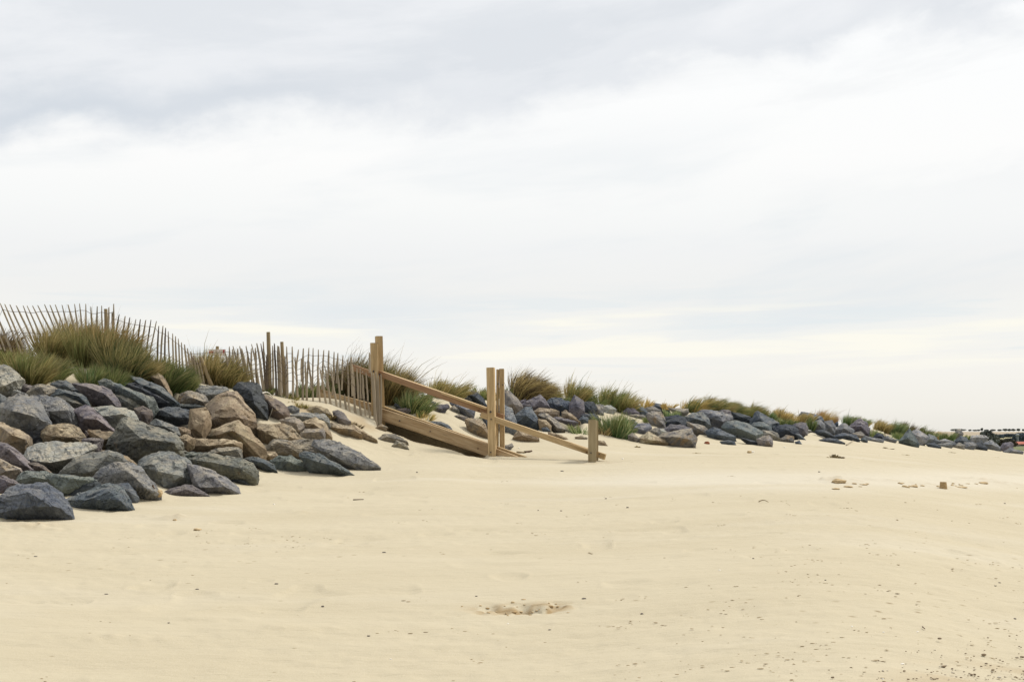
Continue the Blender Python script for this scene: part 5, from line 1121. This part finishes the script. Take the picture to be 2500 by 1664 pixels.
def twig(px0, py0, px1, py1, r, mat, name, label, cat, group=None, lift=0.01, arc=0.0):
    A_ = surf(px0, py0); B_ = surf(px1, py1); Vs, Qs = [], []; n_ = 6; off = 0
    pts = [A_.lerp(B_, i/n_)+Vector((0, 0, lift+arc*math.sin(math.pi*i/n_))) for i in range(n_+1)]
    for i in range(n_):
        v, q = tube_np(np.array(pts[i])-np.array(A_), np.array(pts[i+1])-np.array(A_), r*(1-.4*i/n_), r*(1-.4*(i+1)/n_), 6); Vs.append(v); Qs.append(q+off); off += len(v)
    o = mesh_np(name, np.vstack(Vs), np.vstack(Qs), mat, True, None, tuple(A_)); return tag(o, label, cat, group)
lump('brick_fragment', 1725.5, 1080.5, 14, 9, M_brick, 'rust red stone lying alone on sand under the grey bank', 'stone', seed=1)
lump('sand_clod', 1829, 1103, 11, 9, M_clodpale, 'greyish clod on the sand with a white shell against it', 'sand clod', seed=2)
lump('seashell', 1838, 1102.5, 8, 4, M_shell, 'bright white shell stuck to the greyish clod', 'seashell', seed=3)
for i, (x, y, lb) in enumerate([(1520,1119,'white shell just downhill of the short end post'),(669,1230,'tiny white shell alone on the smooth sand beyond the dark boulders'),(1916,1091,'white shell by the toe of the far bank'),(1240,1521,'white shell below the scuffed hollow'),(1757,1391,'white shell in the middle of the open sand'),(2157,1542,'pair end white shell among the grit lines'),(2240,1541,'white shell east of a bent twig in the grit'),(2203,1619,'largest white shell, near the gravelly corner'),(954,1608,'white shell near the lower edge of the sand'),(2080,1528,'faint white shell at the start of the grit lines'),(1267,1093,'white speck of shell between the middle and short end posts'),(2155,1656,'cream shell among the first gravel stones')]):
    lump('seashell', x, y, 9 if i == 7 else 5.5, 3.2, M_shell, lb, 'seashell', 'white shells scattered on the sand', 10+i)
DARK = [(675,1424,10,4,'dark oval pebble, biggest on the open sand below the pile'),(482,1437,9,3,'flat dark pebble down slope of the rounded heap'),(260,1449,9,3,'flat dark bar shaped pebble on the sand below the pile'),(87,1357,8,2.5,'dark sliver lying near the picture border'),
 (788,1479,8,5,'round dark pebble facing the scuffed hollow'),(900,1551,8,4,'dark pebble below the round one'),(1567,1497,8,4.5,'dark pebble on the far side of the scuffed hollow'),(1532,1238,6,4,'black pebble on the pale drift line'),(1479,1216,5,3,'black pebble nearer the short end post'),
 (1370,1246,5,3,'one of two black pebbles below the middle posts'),(1314,1245,4,2.5,'smaller of two black pebbles below the middle posts'),(2000,1151,6,3,'black pebble alone under the seaweed'),(1839,1362,5,3,'black pebble in the middle of the open sand'),(1342,1536,7,3.5,'brownish pebble under the scuffed hollow'),
 (1426,1460,10,4,'speckled double pebble uphill of the dark one'),(938,1347,9,3,'brown pebble with a tail of sand'),(412,1519,6,3,'small dark pebble low on the sand'),(2440,1421,6,3,'dark pebble among the far grit, upper one'),(2430,1429,6,3,'dark pebble among the far grit, lower one'),
 (2478,1509,7,4,'dark round pebble near the picture border'),(2453,1228,5,3,'dark dot of a pebble beyond the sandcastle'),(2015,1415,5,2.5,'small dark pebble at the start of the grit'),(1018,1152,5,3,'dark pebble on the slope below the board'),(1372,1149,8,3,'dark litter scrap below the short end post'),(1163,1454,6,3,'black pebble at the top edge of the scuffed hollow')]
for i, (x, y, w_, h_, lb) in enumerate(DARK): lump('pebble', x, y, w_, h_, M_pebble, lb, 'pebble', 'dark pebbles on the open sand', 30+i)
R = np.random.default_rng(5)
cl = [(1173,1477,8,5),(1193,1494,11,5),(1252,1469,11,8),(1256,1493,16,7),(1272,1492,11,6),(1240,1501,8,5),(1345,1479,16,8),(1362,1479,9,6),(1340,1471,7,5),(1357,1473,8,5),(1335,1486,6,4),(1310,1489,8,4),(1317,1486,6,4),(1280,1475,7,3),(1232,1478,7,4),(1190,1483,12,5),(1236,1496,7,4),(1294,1500,10,3),(1387,1494,10,3),(1278,1462,14,4),(1128,1479,6,5),(1212,1492,7,3),(1262,1480,6,3),(1300,1493,7,3)]
for i, (x, y, w_, h_) in enumerate(cl): lump('sand_clod', x, y, w_*0.8, h_*0.7, M_clod if w_ > 11 else M_clodpale, 'damp crumbled clod of sand lying in or around the scuffed hollow', 'sand clod', 'sand clods of the scuffed hollow', 60+i)
for i, (x, y, w_, h_, lb) in enumerate([(2050,1173,34,13,'largest crumbled sand heap beside the pale drift line'),(2071,1187,22,6,'low crumbled heap downhill of the largest one'),(2041,1192,18,5,'small flat crumbled heap, lowest by the largest one'),(2208,1186,12,7,'pointed clod in the crumbled line before the sandcastle'),(2230,1186,20,8,'double clod in the crumbled line before the sandcastle'),(2110,1182,14,4,'thin clod between the largest heap and the pointed one'),
        (2345,1188,34,5,'low sand ridge just past the sandcastle'),(482,1291,18,7,'crumbled heap starting a line of scuffs under the pile'),(427,1268,10,6,'small damp clod on the little sand mound'),(2400,1178,26,7,'crumbled heap close to the picture border beyond the sandcastle'),(618,1255-12,2,2,'grain of sand grit')][:10]):
    lump('sand_clod', x, y, w_, h_, M_clodpale, lb, 'sand clod', 'crumbled sand heaps on the beach', 100+i, sink=0.35)
for i in range(26):
    x = 2085+R.uniform(0, 300); y = 1181+R.normal(0, 3.5)+0.012*(x-2085)
    lump('sand_clod', x, y, R.uniform(4, 12), R.uniform(2, 4.5), M_clodpale, 'small crumb of sand in the ragged line leading to and past the sandcastle', 'sand clod', 'crumbs in the ragged line by the sandcastle', 170+i, sink=0.3)
# bucket shaped sandcastle
P = surf(2303, 1192); s_ = P.y/F
bm = bmesh.new(); bmesh.ops.create_cone(bm, cap_ends=True, segments=28, radius1=9.5*s_, radius2=7.6*s_, depth=17*s_)
bmesh.ops.subdivide_edges(bm, edges=[e for e in bm.edges if abs(e.verts[0].co.z-e.verts[1].co.z) > 1e-4], cuts=7)
vs_ = np.array([v.co[:] for v in bm.verts]); dn = fbm(vs_*9+2, 3)
for v, q in zip(bm.verts, dn): v.co *= 1+0.10*q
me = bpy.data.meshes.new('sandcastle'); bm.to_mesh(me); bm.free(); me.materials.append(M_clod)
o = bpy.data.objects.new('sandcastle', me); C.objects.link(o); o.location = (P.x, P.y, P.z+7.5*s_); tag(o, 'damp bucket shaped sandcastle standing alone on the pale sand', 'sandcastle')
tuft(2040, 1117, 15, 13, 'kk', 'dark heap of dried seaweed on the strandline', 900, .1, None, 0.02, 1.6, 0, 'seaweed', 'seaweed_heap', 1.2, 901)
for i, (x, y, hw, hp, lb) in enumerate([(1870,1119,7,5,'small scrap of seaweed below the bank'),(1940,1117,34,3,'thin strandline of weed leading to the dark heap'),(1700,1106,22,5,'dead weed strands on sand below the sage green boulder'),(2160,1094,22,7,'dry weed stalks at the far sand edge'),(2145,1113,8,4,'dark scrap of weed beyond the seaweed heap'),(2320,1104,16,4,'dry stalks scattered before the end of the bank'),(2205,1110,14,4,'weed scraps midway between heap and far stones'),(1555,1090,12,5,'short dead stems below the vivid green tuft'),(2432,1116,8,2.5,'dark scrap of weed near the end of the bank')]):
    tuft(x, y, hw, hp, 'kt', lb, 160 if hw > 12 else 90, .1, None, 0.012, 1.8, 0, 'seaweed', 'seaweed_scrap', 1.0, 910+i)
twig(1281, 1105, 1298, 1101.5, 0.03, M_weed, 'driftwood', 'dark driftwood stick on sand beside the paired middle posts', 'driftwood')
twig(1262, 1104, 1282, 1105.5, 0.018, M_post, 'driftwood', 'lighter driftwood stick meeting the dark one', 'driftwood')
twig(862, 1221, 888, 1220, 0.007, M_weed, 'feather', 'dark feather like twig lying on smooth sand below the ramp', 'twig')
twig(1852, 1226, 1876, 1227, 0.006, M_post, 'twig', 'long thin dark twig across the pale drift line', 'twig', None, 0.01, 0.02)
twig(2252, 1533, 2258, 1538, 0.004, M_weed, 'twig', 'short bent twig standing among the grit', 'twig')
twig(640, 964, 666, 973, 0.016, M_bleached, 'bleached_stick', 'white curved stick lying on the brown and grey boulder', 'stick', None, 0.03, 0.05)
twig(668, 993, 660, 1019, 0.008, M_bleached, 'bleached_stick', 'thin pale stick propped down the face of the brown and grey boulder', 'stick', None, 0.03, 0.0)
twig(2066, 1088, 2083, 1077, 0.014, M_paling, 'twig', 'slanting twig poking from sand near the flat bluish flagstone', 'twig', None, 0.03)
twig(373, 1188, 377, 1196, 0.010, M_weed, 'twig', 'tiny upright twig on sand before the freckled grey boulder', 'twig', None, 0.02)
lump('straw_lump', 390, 1202, 14, 18, M_clodpale, 'yellow sand lump in the dark gap beside the domed boulder', 'sand lump', seed=140)
# gravel patch in the near corner: uncountable grit, one object
Vs, Qs, off = [], [], 0; V0, T0_ = ICO[2]
for k_ in range(160):
    u_ = R.beta(2.4, 1.0); px = 1930+590*u_; py = 1664-R.exponential(34)-2
    if px > 2515 or py < 1430: continue
    Yd = hit(px, py)
    if not Yd: continue
    s_ = R.uniform(0.0022, 0.0055)*(2.0 if R.random() < .08 else 1)
    v = V0*(1+0.2*vnoise(V0*1.5+k_)[:, None])*np.array([s_*1.3, s_, s_*.6]); P = at(px, py, Yd)
    v = v+np.array([P.x, P.y, P.z+0.008+s_*.2]); Vs.append(v); Qs.append(T0_+off); off += len(v)
mg, tg, bg_ = newmat('gravel'); v_, _ = objvec(tg)
tg.links.new(ramp(tg, noise(tg, v_, 9.0, 2), [(0.30, (0.17,.13,.09,1)), (0.5, (.22,.16,.10,1)), (0.62, (.5,.45,.36,1)), (0.8, (.16,.11,.08,1))]), bg_.inputs['Base Color'])
gv_ = mesh_np('gravel', np.vstack(Vs), np.vstack(Qs), mg); gv_['kind'] = 'stuff'; gv_['label'] = 'dark and pale gravel scattered over the sand corner'; gv_['category'] = 'gravel'

# wind-scattered crumbs of sand and weed over the beach: uncountable, one object
Vs, Qs, off = [], [], 0; k_ = 0
while k_ < 2600:
    px, py = R.uniform(-20, 2520), R.uniform(1140, 1664); k_ += 1
    dens_ = 0.16+0.84*float(sm(np.array(px), 1250, 2100))*float(sm(np.array(py), 1190, 1240))
    dens_ = max(dens_, 0.8*math.exp(-((py-1310)/35)**2)*float(sm(np.array(px), 300, 700)))
    Yd = hit(px, py)
    if not Yd: continue
    Pw = np.array([(px-1250)/F*Yd*0.9, Yd*0.7, 3.0])
    if R.random() > 0.42*dens_*(0.35+1.5*max(0, float(vnoise(Pw)))): continue
    if px < 640 and py < 1275: continue
    for _c in range(int(R.integers(1, 5))):
        s_ = R.uniform(0.0022, 0.0062)*(0.6+Yd/28); P = at(px, py, Yd)
        v = V0*(1+0.35*vnoise(V0*1.9+k_)[:, None])*np.array([s_*R.uniform(1.2, 3.2), s_, s_*.42])
        v = v+np.array([P.x+R.normal(0, .05), P.y+R.normal(0, .06), 0.0]); 
        zc = float(G(px, v[:, 1].mean()))+float(detail(np.array([v[:, 0].mean()]), np.array([v[:, 1].mean()]), np.array([px]))[0])
        v[:, 2] += zc+s_*0.15; Vs.append(v); Qs.append(T0_+off); off += len(v)
mg, tg, bg_ = newmat('sand_crumb'); v_, _ = objvec(tg)
tg.links.new(ramp(tg, noise(tg, v_, 5.0, 2), [(0.30, (0.16,.12,.07,1)), (0.40, (.30,.22,.125,1)), (0.62, (.37,.29,.175,1)), (0.78, (.26,.19,.11,1))]), bg_.inputs['Base Color'])
gv_ = mesh_np('beach_debris', np.vstack(Vs), np.vstack(Qs), mg); gv_['kind'] = 'stuff'; gv_['label'] = 'brown crumbs and grit blown across the open sand'; gv_['category'] = 'debris'
